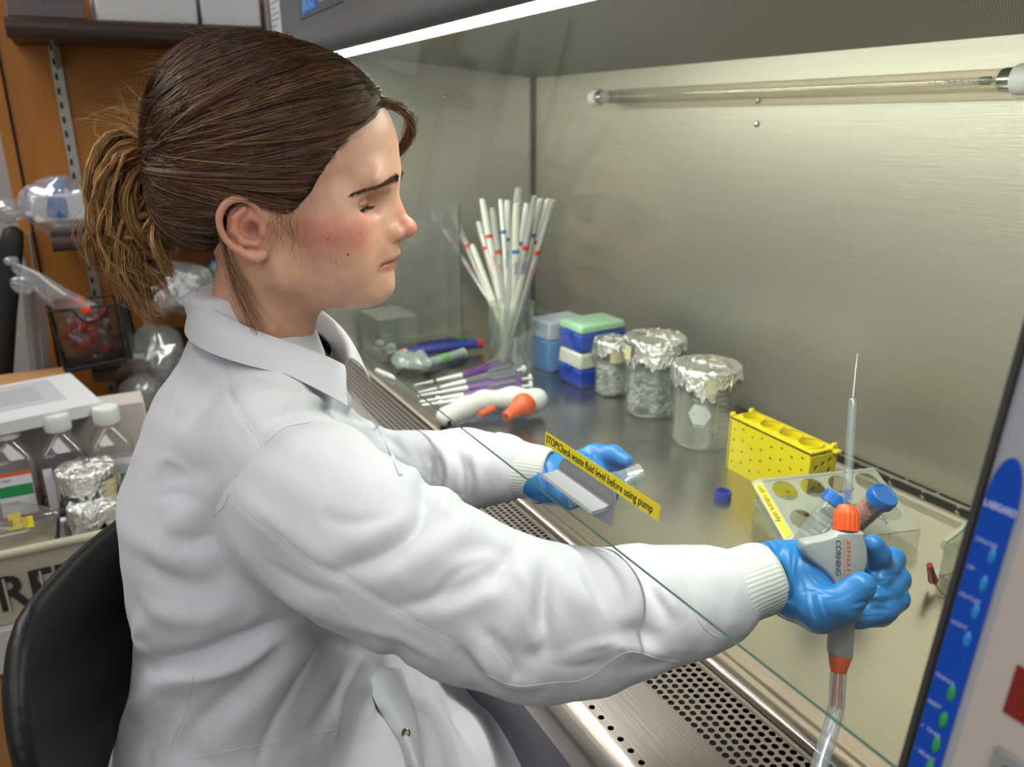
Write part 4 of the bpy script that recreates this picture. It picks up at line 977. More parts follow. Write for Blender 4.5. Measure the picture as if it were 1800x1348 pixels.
HCEN = A(0, -.012, .055)
sides_ell = ((0, -.012, .062), (.0835, .106, .0985))
def cappt(d):
    h = capbvh.ray_cast(Vector(HCEN + d * .3), Vector(-d)); 
    e = HCEN + d * 1.0 / math.sqrt((d[0] / .0835) ** 2 + (d[1] / .106) ** 2 + (d[2] / .0985) ** 2)
    if h[0] is not None and (np.array(h[0]) - HCEN) @ d > .055: return np.array(h[0])
    return e * .985 + HCEN * .015
class Strands:
    """many thin three-sided strands built at once"""
    def __init__(s): s.v = []; s.f = []; s.n = 0
    def add(s, pts, r):
        pts = np.asarray(pts, float); n = len(pts); T = np.gradient(pts, axis=0); T /= np.linalg.norm(T, axis=1)[:, None] + 1e-12
        a = np.cross(T, A(.3, .5, .81)); a /= np.linalg.norm(a, axis=1)[:, None] + 1e-12; b_ = np.cross(T, a)
        rr = r * np.minimum(1, np.linspace(0, 1, n) * 5 + .2) * np.minimum(1, (1 - np.linspace(0, 1, n)) * 3 + .12)
        ring = np.stack([pts + rr[:, None] * (math.cos(q) * a + math.sin(q) * b_) for q in (0, 2.094, 4.189)], 1).reshape(-1, 3)
        s.v.append(ring)
        i = np.arange(n - 1)[:, None] * 3; j = np.arange(3)[None]; j2 = (j + 1) % 3
        s.f.append((np.stack([i + j, i + j2, i + 3 + j2, i + 3 + j], -1).reshape(-1, 4) + s.n)); s.n += n * 3
    def obj(s, name, m, parent):
        v = np.concatenate(s.v); f = np.concatenate(s.f); me = bpy.data.meshes.new(name)
        me.vertices.add(len(v)); me.vertices.foreach_set('co', v.astype(np.float32).ravel()); me.loops.add(len(f) * 4); me.loops.foreach_set('vertex_index', f.astype(np.int32).ravel())
        me.polygons.add(len(f)); me.polygons.foreach_set('loop_start', np.arange(0, len(f) * 4, 4, dtype=np.int32)); me.update(calc_edges=True); me.materials.append(m); shade(me, 180)
        return link(name, me, parent, kind='stuff')
TIE = A(.004, -.114, .050)
rg = np.random.default_rng(21)
S3 = [Strands(), Strands(), Strands()]
hl = np.array([(.010, .100, .100), (.030, .095, .088), (.050, .082, .072), (.062, .066, .054), (.070, .055, .036), (.074, .045, .018), (.076, .034, .000), (.078, .020, .004), (.079, .004, .021), (.080, -.010, .027), (.080, -.028, .012), (.074, -.040, -.010), (.062, -.055, -.032), (.040, -.075, -.040), (.02, -.09, -.042)])
NC = 560
for side in (1, -1):
    for c_ in range(NC if side > 0 else 240):
        part = rg.uniform() < .62
        if part:
            q = rg.uniform(-.03, 1) ; py_ = .098 - .155 * max(q, 0); zz_ = .062 + .0985 * math.sqrt(max(.05, 1 - ((py_ + .012) / .106) ** 2)); px_ = .010 + (side * .0015)
            p0 = A(px_, py_, max(zz_, .104)); d0 = nrm(p0 - HCEN); q = max(q, 0)
            dc = nrm(A(side * np.interp(q, [0, .3, .6, 1], [.085, .082, .062, .035]), np.interp(q, [0, .3, .6, 1], [.030, .0, -.03, -.07]), np.interp(q, [0, .3, .6, 1], [.062, .100, .135, .145])) - HCEN)
        else:
            q = rg.uniform() * (len(hl) - 1.001); i = int(q); p0 = hl[i] * (1 - q + i) + hl[i + 1] * (q - i); p0 = p0 * A(side, 1, 1) + A(0, .0035 * rg.uniform() ** 2, -.002 * rg.uniform()); d0 = nrm(p0 - HCEN)
            qq = q / (len(hl) - 1)
            dc = nrm(A(side * .085, np.interp(qq, [0, .4, .7, 1], [.02, -.03, -.06, -.10]), np.interp(qq, [0, .25, .45, .7, 1], [.060, .046, .040, .002, -.015])) - HCEN)
        dT = nrm(TIE + rg.normal(size=3) * A(.006, .002, .012) - HCEN)
        dc = nrm(dc + rg.normal(size=3) * .05); shade_i = rg.choice(3, p=(.50, .38, .12)); lift = .0005 + .0045 * rg.uniform() ** 1.6
        if side < 0 and part and q < .45: lift *= .15
        ns = rg.integers(13, 22)
        tt = np.linspace(0, 1, 11)
        core = []
        for u in tt:
            d = nrm((1 - u) ** 2 * d0 + 2 * u * (1 - u) * dc + u * u * dT); core.append(cappt(d) + d * (lift * math.sin(PI * min(1, u * 1.1 + .05)) * 1.3 + .0004))
        core = np.array(core); core[0] -= d0 * .0020; wv = np.sin(tt * rg.uniform(2, 6) + rg.uniform(0, 6))[:, None] * rg.normal(size=3) * .0012
        for k in range(ns):
            off = rg.normal(size=3) * .0017; off2 = rg.normal(size=3) * .0010
            pts = core + (.35 if side < 0 else 1) * off * np.sin(PI * np.clip(tt * .9 + .12, 0, 1))[:, None] + off2 * tt[:, None] + wv
            S3[shade_i if rg.uniform() < .8 else rg.integers(3)].add(loc2w(pts), rg.uniform(.00017, .00034))
# wisps in front of and behind the ear, at the nape
for k in range(34):
    y0 = rg.uniform(.012, .038); x_ = .0765
    p0 = A(x_, y0, rg.uniform(.004, .020)); e = p0 + A(-.004 + .004 * rg.normal(), rg.normal() * .006 + (.006 if k % 9 == 0 else 0), -rg.uniform(.012, .038 if k % 7 else .060))
    S3[2 if k % 3 else 1].add(loc2w(smooth_path([p0, p0 * .5 + e * .5 + A(.002, .004 * rg.normal(), 0), e], 7)), .00020)
for k in range(60):
    p0 = A(.072, -.034, -.004) + rg.normal(size=3) * A(.001, .002, .006); ln = rg.uniform(.06, .13)
    e = A(.052, -.030 + .018 * rg.uniform() + ln * .12, -.004 - ln) + rg.normal(size=3) * .003
    (S3[1] if k % 2 else S3[2]).add(loc2w(smooth_path([p0, p0 * .6 + e * .4 + A(.012, -.002, 0), e + A(.006, 0, 0)], 9)), .00018)
for k in range(150):   # fringe falling past the far temple
    a0 = A(-.002, .100, .104) + rg.normal(size=3) * .0025
    S3[rg.integers(3)].add(loc2w(smooth_path([a0, A(-.018, .120, .094) + rg.normal(size=3) * .0025, A(-.038, .119, .074) + rg.normal(size=3) * .003, A(-.060, .098, .052) + rg.normal(size=3) * .003, A(-.076, .060, .036)], 11)), rg.uniform(.0002, .00035))
# flyaways over the crown and bun
for k in range(230):
    d = nrm(A(rg.normal() * .5, rg.uniform(-1, .8), rg.uniform(.1, 1))); p0 = cappt(d); out = nrm(d + rg.normal(size=3) * .5); bk = nrm(A(rg.normal() * .2, -1, rg.normal() * .3))
    L_ = rg.uniform(.012, .045); S3[rg.integers(1, 3)].add(loc2w(smooth_path([p0, p0 + out * L_ * .22 + bk * L_ * .35, p0 + out * L_ * rg.uniform(.1, .5) + bk * L_], 7)), .00012)
for i, nm in enumerate(('hair_strands', 'hair_strands', 'hair_strands')): S3[i].obj(nm, HC[i], hair)
# the tied tail: loops and loose ends
G3 = [Strands(), Strands(), Strands()]
def fam(n, pts, jit, spread, rad=(.00022, .0004), pr=(.3, .45, .25), cl=17, endj=1.0):
    pts = np.array(pts, float); pts[:, 1] = -.112 + (pts[:, 1] + .112) * .80
    for c_ in range(n):
        sx_ = rg.normal() * spread; cj = rg.normal(size=pts.shape) * jit * .62 * np.linspace(.4, 1.5 * endj, len(pts))[:, None]; si = rg.choice(3, p=pr)
        for k in range(cl):
            P_ = pts + cj + A(sx_, 0, 0) * np.sin(np.linspace(.25, PI * .8, len(pts)))[:, None] + rg.normal(size=pts.shape) * .0009 * np.linspace(.5, 2.0, len(pts))[:, None]
            G3[si if rg.uniform() < .75 else rg.integers(3)].add(loc2w(smooth_path(P_, 14)), rg.uniform(*rad))
core_b = MB().ell((0, 0, 0), (.034, .030, .046), 24); crumple(core_b, .004, 60, 2)
cb = core_b.mesh('bun_core', mat('hair_core', '6b4a2a', .8, spec=.1)); cb.transform(HMm @ Matrix.Translation((0, -.136, .018))); link('tied_hair', cb, hair)
fam(60, [(0, -.110, .062), (0, -.138, .080), (0, -.166, .062), (0, -.181, .022), (0, -.168, -.018), (0, -.138, -.036), (0, -.108, -.014)], .0040, .026)
fam(55, [(.004, -.112, .060), (.024, -.132, .066), (.034, -.156, .044), (.036, -.164, .006), (.028, -.150, -.024), (.02, -.118, -.030)], .0045, .008)
fam(40, [(.010, -.112, .054), (.034, -.124, .042), (.042, -.130, .012), (.036, -.124, -.014), (.014, -.108, -.026)], .004, .006, pr=(.45, .35, .2))
fam(20, [(.012, -.104, .018), (.036, -.112, .000), (.040, -.128, -.012), (.034, -.148, -.012), (.020, -.170, .000), (0, -.184, .024)], .0035, .004, pr=(.1, .45, .45))
fam(14, [(.02, -.104, .010), (.038, -.130, .004), (.036, -.160, .010), (.016, -.185, .026), (-.01, -.178, .045)], .0030, .003, pr=(.05, .35, .6))
fam(24, [(.012, -.116, .030), (.038, -.135, .002), (.034, -.150, -.030), (.024, -.146, -.064), (.016, -.138, -.096)], .005, .008, pr=(.15, .4, .45), endj=1.1)
fam(20, [(.01, -.140, .030), (.036, -.162, .0), (.030, -.166, -.030), (.022, -.162, -.060), (.016, -.148, -.082)], .006, .010, pr=(.15, .4, .45), endj=1.2)
fam(14, [(.01, -.140, .030), (.034, -.168, .0), (.03, -.178, -.025), (.02, -.182, -.050)], .005, .010, pr=(.2, .4, .4), endj=1.2)
fam(14, [(.02, -.106, .012), (.038, -.110, -.01), (.034, -.108, -.034), (.028, -.104, -.052)], .004, .005, pr=(.2, .4, .4))
fam(12, [(.012, -.130, .0), (.034, -.146, -.03), (.026, -.132, -.056), (.018, -.118, -.060)], .006, .008, pr=(.2, .4, .4))
fam(24, [(.008, -.112, .062), (.008, -.124, .084), (.008, -.132, .106)], .010, .010, rad=(.00012, .00022), cl=2, pr=(.1, .4, .5))
fam(60, [(.02, -.150, .03), (.03, -.178, .0), (.02, -.186, -.03), (.01, -.180, -.055)], .013, .016, rad=(.00012, .0002), cl=2, pr=(.1, .4, .5))
fam(60, [(.02, -.130, .0), (.03, -.140, -.03), (.02, -.140, -.06), (.01, -.142, -.090)], .013, .016, rad=(.00012, .0002), cl=2, pr=(.1, .4, .5))
fam(70, [(.006, -.112, .056), (.030, -.128, .058), (.040, -.148, .030), (.040, -.158, -.004), (.032, -.150, -.034), (.026, -.140, -.058)], .010, .010, pr=(.25, .45, .3), cl=9)
fam(12, [(0, -.125, .078), (0, -.160, .090), (0, -.195, .092)], .012, .016, rad=(.00010, .00016), cl=2, pr=(.1, .4, .5))
for i in range(3): G3[i].obj('tail_strands', HG[i], hair)
# ------------------------------------------------------------------ lab coat
COAT = mat('white_cotton', 'cbcbd3', .85, spec=.25, bump=(1400, .12, .0004), sheen=.15)
KNIT = mat('ribbed_knit', 'cfcfcd', .9, spec=.2)
GLOVE = mat('blue_nitrile', '2475ba', .38, spec=.5, noise=(30, .08), bump=(140, .35, .0012, (1, 1, .35)), sss=.0)
psi = math.radians(20); TA = A(math.cos(psi), -math.sin(psi), 0); TB = A(math.sin(psi), math.cos(psi), 0)
lv = np.array([  # z, cx, cy, a, b
    (1.175, -.820, .118, .050, .046), (1.140, -.814, .134, .064, .058), (1.110, -.816, .130, .088, .070), (1.080, -.816, .125, .135, .090), (1.045, -.815, .122, .160, .103),
    (.990, -.812, .112, .180, .119), (.920, -.808, .110, .182, .121), (.850, -.805, .106, .176, .119), (.790, -.802, .100, .178, .124), (.730, -.800, .082, .195, .136),
    (.670, -.798, .066, .212, .150), (.610, -.797, .060, .222, .162), (.540, -.797, .060, .226, .168)])
def torso(x, y, z):
    zz = np.clip(z[0, 0, :], .50, 1.2); g = [np.interp(zz, lv[::-1, 0], lv[::-1, k])[None, None, :] for k in range(1, 5)]
    dx, dy = x - g[0], y - g[1]; u = (dx * TA[0] + dy * TA[1]) / g[2]; v = (dx * TB[0] + dy * TB[1]) / g[3]
    r = (np.abs(u) ** 2.1 + np.abs(v) ** 2.1) ** (1 / 2.1)
    d = (r - 1) * np.minimum(g[2], g[3]) * .9
    return np.maximum(d, np.maximum(z - 1.180, .53 - z)).astype(np.float32)
s = SDF((-1.14, -.16, .44), (-.36, .58, 1.22), .0040)
s.fn((-1.12, -.15, .50), (-.5, .36, 1.20), torso, .01)
def Q(u, v, t): return P(u, v, t=t)
armR = [(Q(482, 832, .715), .064), (Q(560, 900, .700), .071), (Q(650, 962, .685), .071), (Q(745, 1012, .674), .066), (Q(850, 1062, .668), .0625), (Q(945, 1092, .668), .062), (Q(1040, 1092, .674), .0555), (Q(1130, 1070, .682), .0495), (Q(1215, 1058, .690), .0440), (Q(1258, 1048, .694), .0405)]
s.chain([a for a, r in armR[:1]] + [a for a, r in armR[1:]], [r for a, r in armR], .018)
# shoulder cap joining to the collar
s.cap(A(-.690, .110, 1.062), A(-.765, .132, 1.092), .052, .036, .03)
s.cap(A(-.930, .165, 1.060), A(-.870, .138, 1.098), .050, .040, .03)
armL = [(A(-.965, .150, 1.035), .066), (A(-.955, .200, .965), .062), (A(-.935, .265, .905), .056), (A(-.885, .330, .905), .052), (A(-.840, .375, .922), .047), (A(-.805, .408, .930), .043)]
s.chain([a for a, r in armL], [r for a, r in armL], .02)
# lap: coat over both thighs
s.chain([A(-.700, .06, .600), A(-.670, .22, .610), A(-.650, .40, .600), A(-.645, .47, .575)], [.105, .098, .088, .085], .04)
s.chain([A(-.900, .08, .600), A(-.910, .24, .605), A(-.915, .42, .595), A(-.915, .48, .575)], [.105, .098, .088, .085], .04)
s.cap(A(-.79, .10, .60), A(-.78, .36, .585), .10, .085, .05)
# hollow under the lap and the hem
s.fn((-1.14, -.16, .44), (-.36, .58, .60), lambda x, y, z: (z - .525).astype(np.float32), .01, 'sub')
me = s.mesh('lab_coat', COAT, 2)
# folds --------------------------------------------------------------
bvh = BVHTree.FromPolygons([v.co.copy() for v in me.vertices], [tuple(p.vertices) for p in me.polygons])
def trace(px, bv=None, step=9):
    """a photo polyline laid on the built surface, as 3D points"""
    out = []; px = np.array(px, float); sm = smooth_path(np.c_[px, np.zeros(len(px))], max(3, int(np.linalg.norm(np.diff(px, axis=0), axis=1).sum() / step)))[:, :2]
    for u, v in sm:
        h = (bv or bvh).ray_cast(Vector(CAM), Vector(nrm(ray(u, v))))
        if h[0] is not None: out.append(np.array(h[0]))
    return np.array(out)
n = len(me.vertices); co = np.empty(n * 3, np.float32); me.vertices.foreach_get('co', co); co = co.reshape(-1, 3).astype(float)
no = np.empty(n * 3, np.float32); me.vertices.foreach_get('normal', no); no = no.reshape(-1, 3).astype(float)
disp = np.zeros(n)
def polydist(p, poly):
    best = np.full(len(p), 9.0); par = np.zeros(len(p)); m = len(poly) - 1
    for i in range(m):
        a, b_ = poly[i], poly[i + 1]; ab = b_ - a; L = ab @ ab + 1e-12; t = np.clip((p - a) @ ab / L, 0, 1); d = np.linalg.norm(p - a - t[:, None] * ab, axis=1)
        w = d < best; best[w] = d[w]; par[w] = (i + t[w]) / m
    return best, par
def fold(px, amp, w, taper=1):
    global disp
    pl = trace(px)
    if len(pl) < 2: return
    lo, hi = pl.min(0) - 3.5 * w, pl.max(0) + 3.5 * w; m = ((co > lo) & (co < hi)).all(1)
    d, par = polydist(co[m], pl); e = (np.sin(PI * np.clip(par * .96 + .02, 0, 1)) ** .6 if taper else 1)
    disp[m] += amp * e * np.exp(-(d / w) ** 2)
mm = .001
FOLDS = [  # ridges +, valleys -   (pixel trace, amplitude mm, width mm)
 # sleeve between elbow and cuff
 ([(930, 975), (908, 1050), (893, 1125), (905, 1180)], 5.5, 10), ([(962, 985), (957, 1060), (962, 1130), (948, 1150)], -6.0, 6.5), ([(985, 985), (1005, 1040), (1045, 1090), (1055, 1145)], 5.0, 10),
 ([(1030, 985), (1050, 1040), (1060, 1090)], -3.5, 7), ([(1078, 965), (1100, 1010), (1120, 1060), (1100, 1105)], 4.5, 9), ([(1128, 985), (1150, 1030), (1172, 1075), (1180, 1120)], -2.0, 6), ([(1165, 975), (1185, 1020), (1205, 1075), (1215, 1130)], 3.5, 8),
 ([(1085, 1112), (1120, 1108), (1160, 1125)], -3.5, 6), ([(1000, 1165), (1060, 1150), (1110, 1142), (1160, 1155)], 3.0, 8), ([(1105, 1155), (1130, 1170), (1190, 1158)], -2.5, 6),
 ([(820, 1110), (860, 1160), (905, 1195), (960, 1205)], 5.0, 9), ([(800, 1135), (838, 1180), (870, 1208)], -5.0, 6), ([(888, 1120), (920, 1150), (960, 1155), (1000, 1140)], -3.0, 7),
 # elbow crook
 ([(586, 1005), (663, 980), (730, 930), (752, 880), (748, 855)], -6.5, 9), ([(600, 965), (670, 940), (715, 895)], 3.5, 12), ([(640, 1030), (720, 1000), (790, 950), (835, 905)], 4.5, 12), ([(795, 975), (860, 960), (905, 985)], -3.5, 8), ([(700, 1065), (790, 1045), (870, 1000), (905, 960)], -4.5, 8), ([(760, 1085), (830, 1060), (880, 1040)], 3.0, 9),
 # top of the shoulder and upper arm
 ([(463, 783), (500, 755), (540, 742), (600, 752), (660, 790), (720, 850)], 4.5, 8), ([(480, 735), (540, 715), (610, 722), (680, 765), (735, 825)], -5.0, 8), ([(430, 700), (520, 690), (590, 705), (650, 745)], 3.0, 8), ([(400, 655), (480, 665), (560, 695)], -2.5, 8),
 ([(405, 850), (450, 900), (530, 960), (600, 1000)], 3.0, 12), ([(420, 960), (480, 1030), (560, 1075), (650, 1105)], 4.0, 14), ([(470, 1075), (560, 1110), (660, 1150), (780, 1190)], -3.0, 9),
 # back panel
 ([(380, 850), (345, 830), (300, 835), (255, 860)], -3.5, 12), ([(372, 900), (330, 905), (290, 930)], 3.0, 12), ([(375, 935), (330, 960), (290, 955)], -2.5, 9), ([(350, 690), (320, 760), (290, 800)], 3.0, 16), ([(395, 1020), (330, 1030), (275, 1010), (245, 985)], -4.0, 10), ([(430, 1060), (360, 1085), (290, 1080), (248, 1052)], 4.5, 12),
 # waist drapes
 ([(500, 1093), (425, 1124), (341, 1156), (250, 1168), (215, 1160)], -9, 9), ([(520, 1110), (430, 1160), (330, 1190), (250, 1195)], 6, 14), ([(508, 1100), (425, 1208), (341, 1280), (309, 1343)], -5.5, 9), ([(560, 1110), (480, 1200), (410, 1280), (380, 1345)], 5, 16), ([(620, 1130), (600, 1210), (540, 1300)], -4, 12), ([(660, 1140), (650, 1230), (640, 1300)], 5, 12), ([(255, 1090), (240, 1120), (262, 1150)], 4, 10), ([(300, 1200), (240, 1240), (205, 1300)], 5, 12), ([(330, 1230), (270, 1300), (250, 1345)], -4, 10),
 # lap under the arm
 ([(700, 1130), (690, 1200), (735, 1290), (745, 1345)], -7, 9), ([(745, 1170), (760, 1240), (800, 1330)], 6, 14), ([(840, 1210), (880, 1280), (900, 1345)], -5, 12), ([(640, 1200), (690, 1260), (720, 1330)], 6, 10),
 # chest front beside the placket
 ([(600, 700), (650, 770), (700, 840)], -3, 8), ([(660, 700), (700, 770), (735, 840)], 3, 8),
 # far sleeve
 ([(745, 790), (760, 830), (735, 880)], -4, 7), ([(775, 785), (790, 830), (780, 890), (800, 910)], 4, 7), ([(800, 790), (812, 830), (808, 880)], -4, 6), ([(828, 785), (838, 820), (842, 870)], 3, 7),
]
FOLDS += [  # crisp creases
 ([(586, 1006), (663, 981), (730, 931), (752, 880), (748, 858)], -2.2, 3.5), ([(690, 1070), (760, 1055), (800, 1010), (850, 985)], -2.2, 3.5), ([(905, 960), (880, 1000), (862, 1040)], -2.4, 3.5), ([(962, 990), (958, 1060), (950, 1110)], -2.6, 3.5),
 ([(905, 1000), (930, 1040), (925, 1090), (940, 1140)], 2.5, 4.5), ([(1010, 1000), (1030, 1050), (1062, 1085)], 2.4, 4), ([(1125, 1000), (1145, 1040), (1175, 1080)], -1.3, 3), ([(1140, 1000), (1165, 1045), (1190, 1080)], 2.0, 3), ([(1082, 975), (1110, 990), (1130, 1010)], -2.0, 3),
 ([(848, 1112), (880, 1130), (905, 1172), (900, 1190)], -2.8, 3.5), ([(826, 1140), (850, 1165), (880, 1200)], 2.2, 4), ([(1000, 1150), (1050, 1130), (1105, 1135), (1180, 1160)], 2.4, 3.5), ([(960, 1168), (1020, 1172), (1080, 1150)], -1.8, 3.5),
 ([(502, 1093), (425, 1126), (341, 1158), (256, 1170)], -3.0, 3.0), ([(520, 1100), (450, 1150), (380, 1178), (300, 1190)], 2.0, 5), ([(250, 1180), (300, 1170), (360, 1162)], -2, 3), ([(480, 735), (540, 715), (610, 722), (680, 765), (728, 815)], -2.0, 4), ([(430, 712), (500, 688), (560, 690), (610, 705)], -1.6, 4), ([(500, 660), (560, 690), (620, 720), (670, 755)], -1.8, 4),
 ([(463, 783), (402, 850), (376, 899), (380, 963), (405, 1027), (438, 1060), (502, 1088)], -1.5, 2.6), ([(402, 866), (463, 918), (540, 982), (589, 1008), (669, 1053), (700, 1075), (792, 1127)], -1.3, 2.4), ([(399, 605), (399, 673), (418, 718), (463, 783)], -1.0, 2.4),
 ([(350, 880), (300, 868), (262, 880)], -1.4, 4), ([(372, 940), (330, 948), (300, 940)], -1.6, 4), ([(330, 830), (300, 808), (280, 812)], 1.4, 4), ([(560, 905), (620, 920), (700, 905)], -1.2, 5), ([(470, 990), (540, 1030), (600, 1045)], -1.6, 5), ([(620, 1095), (700, 1120), (780, 1160)], 1.8, 5),
 ([(560, 1130), (520, 1200), (470, 1290), (455, 1345)], -2.2, 4), ([(640, 1150), (600, 1230), (590, 1300)], 2.0, 5), ([(700, 1190), (712, 1260), (742, 1330)], -3, 4), ([(780, 1200), (800, 1270), (850, 1345)], -2.4, 5),
 ([(768, 800), (780, 835), (768, 880)], -2.5, 3), ([(800, 795), (806, 840), (800, 900)], 2.0, 3.5), ([(730, 790), (742, 820), (738, 850)], -2, 3.5), ([(820, 800), (830, 840), (828, 880)], -1.6, 3)]
for px, a_, w_ in FOLDS: fold(px, a_ * mm * (1.55 if w_ < 5.1 else 1.2), w_ * mm)
disp += .0009 * noise3(co, 38, 4) + .0006 * noise3(co, 85, 6) + .00022 * noise3(co, 240, 7)
co2 = co + no * disp[:, None]
me.vertices.foreach_set('co', co2.astype(np.float32).ravel()); me.update()
bm = bmesh.new(); bm.from_mesh(me); bmesh.ops.smooth_vert(bm, verts=bm.verts, factor=.18, use_axis_x=True, use_axis_y=True, use_axis_z=True); bm.to_mesh(me); bm.free()
coat = link('lab_coat', me, person)
md = coat.modifiers.new('s', 'SUBSURF'); md.levels = 1; md.render_levels = 1
cbvh = BVHTree.FromPolygons([v.co.copy() for v in me.vertices], [tuple(p.vertices) for p in me.polygons])
# seams as fine stitched ridges
SEAM = mat('seam_thread', 'cfced4', .9)
SEAMS = [[(463, 783), (402, 850), (376, 899), (380, 963), (405, 1027), (438, 1060), (502, 1088)], [(402, 866), (463, 918), (540, 982), (589, 1008), (669, 1053), (700, 1075), (792, 1127)], [(399, 605), (399, 673), (418, 718), (463, 783)],
 [(463, 783), (500, 752), (545, 742)], [(850, 1183), (905, 1205), (970, 1200), (1030, 1192), (1100, 1147), (1160, 1158), (1205, 1165)], [(1208, 978), (1207, 1010), (1218, 1070), (1240, 1105), (1262, 1120)], [(850, 1112), (900, 1172)],
 [(341, 1182), (330, 1240), (309, 1290), (290, 1340)], [(315, 1336), (450, 1310), (592, 1282)], [(592, 1282), (604, 1345)], [(376, 905), (392, 890), (404, 866)]]
mb = MB()
for px in SEAMS:
    pl = trace(px, cbvh, 5)
    if len(pl) > 3: mb.tube(pl, .00042, 5)
mb.obj('stitched_seam', SEAM, coat)
# collar -------------------------------------------------------------
NC_ = A(-.8060, .1500, 1.136); fx_ = nrm(A(.52, .85, 0)); rx_ = nrm(np.cross(fx_, A(0, 0, 1)))
def collar_pt(th, part):
    """th 0 = front, going round by the right side; part 0 inner base, 1 fold line, 2 outer edge"""
    c, s_ = math.cos(th), math.sin(th); back = (1 - c) / 2
    tilt = .089 * back ** .45 - .033
    rb = .060 + .014 * (1 + c) / 2                       # front reaches further than the nape
    if part == 0: return NC_ + fx_ * c * (rb - .007) + rx_ * s_ * .058 + A(0, 0, -.030 + tilt * .85)
    if part == 1: return NC_ + fx_ * c * rb + rx_ * s_ * .066 + A(0, 0, -.012 + tilt)
    if part == 1.4: return NC_ + fx_ * c * (rb + .0055) + rx_ * s_ * .0715 + A(0, 0, -.0135 + tilt)
    lap = max(0, 1 - abs(th) / 1.1); t3 = th + .34 * lap * (1 if th > 0 else -1); c, s_ = math.cos(t3), math.sin(t3)
    return NC_ + fx_ * (c * (rb + .017) + .006 * lap) + rx_ * s_ * .089 + A(0, 0, -.034 - .008 * back + tilt - .014 * lap)
ths = np.linspace(.28, 2 * PI - .22, 56)
rings = []
for th in ths:
    t2 = th if th <= PI else th - 2 * PI
    p = [collar_pt(t2, 0), collar_pt(t2, 1) , collar_pt(t2, 1.4), collar_pt(t2, 1.4) * .45 + collar_pt(t2, 2) * .55 + A(0, 0, .004), collar_pt(t2, 2)]
    th_ = .0018; outer = smooth_path(p, 13); d = np.gradient(outer, axis=0); tang = nrm(collar_pt(t2 + .02, 1) - collar_pt(t2 - .02, 1)); nn_ = np.cross(d, tang); nn_ /= np.linalg.norm(nn_, axis=1)[:, None]
    rings.append(list(outer) + list((outer - nn_ * th_)[::-1]))
cm = MB().loft(rings).mesh('collar', COAT, 50)
col_o = link('collar', cm, coat)
# inner dark shirt at the neck
s2 = []
for th in np.linspace(0, 2 * PI, 40, endpoint=False):
    c, s_ = math.cos(th), math.sin(th); back = (1 - c) / 2; s2.append((c, s_, back))
lo_ = [NC_ + fx_ * c * .070 + rx_ * s_ * .064 + A(0, 0, -.055 + .05 * b_) for c, s_, b_ in s2]; hi_ = [NC_ + fx_ * (c * .0585 - .002) + rx_ * s_ * .0575 + A(0, 0, -.024 + .048 * b_) for c, s_, b_ in s2]
MB().loft([lo_, hi_], cap0=False, cap1=False).obj('dark_shirt', mat('black_shirt', '1a1a20', .8), person, label='dark shirt neckline')
# placket edge and snap fasteners
pl = trace([(592, 668), (625, 692), (655, 735), (682, 785), (704, 835)], cbvh, 6)
if len(pl) > 3: MB().tube(pl + nrm(CAM - pl[0]) * .0008, .0016, 6, flat=.8).obj('placket_edge', COAT, coat)
SNAP = mat('brass_snap', '8d8473', .3, 1.0)
def snap(u, v, r=.0052):
    h = cbvh.ray_cast(Vector(CAM), Vector(nrm(ray(u, v))))
    if h[0] is None: return
    p0 = np.array(h[0]); nn_ = nrm(nrm(np.array(h[1])) * .5 + nrm(CAM - p0) * .5)
    MB().lathe([(r, 0), (r, .0012), (r * .82, .0020), (r * .6, .0012), (r * .38, .0012), (r * .3, .0024), (.0001, .0026)], p0 - nn_ * .0004, 20, nn_).obj('snap_fastener', SNAP, coat, smooth=40)
for q in ((643, 684), (621, 622)): snap(*q)
# loose front flap hanging over the lap, with a shaded opening beside it
def lift(px, h):
    pl = trace(px, cbvh, 6); return pl + nrm(CAM - pl.mean(0)) * h if len(pl) else pl
fa, fb = lift([(668, 1172), (652, 1200), (664, 1245), (694, 1288), (716, 1346)], .006), lift([(708, 1176), (716, 1205), (728, 1250), (738, 1300), (748, 1346)], .013)
if len(fa) > 4 and len(fb) > 4 and np.abs(np.diff(fa, axis=0)).max() < .04 and np.abs(np.diff(fb, axis=0)).max() < .04:
    fa, fb = smooth_path(fa[np.linspace(0, len(fa) - 1, 6).astype(int)], 20), smooth_path(fb[np.linspace(0, len(fb) - 1, 6).astype(int)], 20); tow = nrm(CAM - fa.mean(0)); rings = []
    for i in range(20):
        m_ = (fa[i] + fb[i]) / 2 + tow * .010; a_ = smooth_path([fa[i] - tow * .004, m_, fb[i] - tow * .006], 9); rings.append(list(a_) + list((a_ - tow * .0022)[::-1]))
    MB().loft(rings).obj('coat_flap', COAT, coat, smooth=60)
    p_ = fa[13] + tow * .006; MB().lathe([(.0048, 0), (.0048, .0012), (.0036, .0018), (.002, .001), (.0001, .001)], (fa[14] + fb[14]) / 2 + tow * .0105, 18, tow).obj('snap_fastener', SNAP, coat)
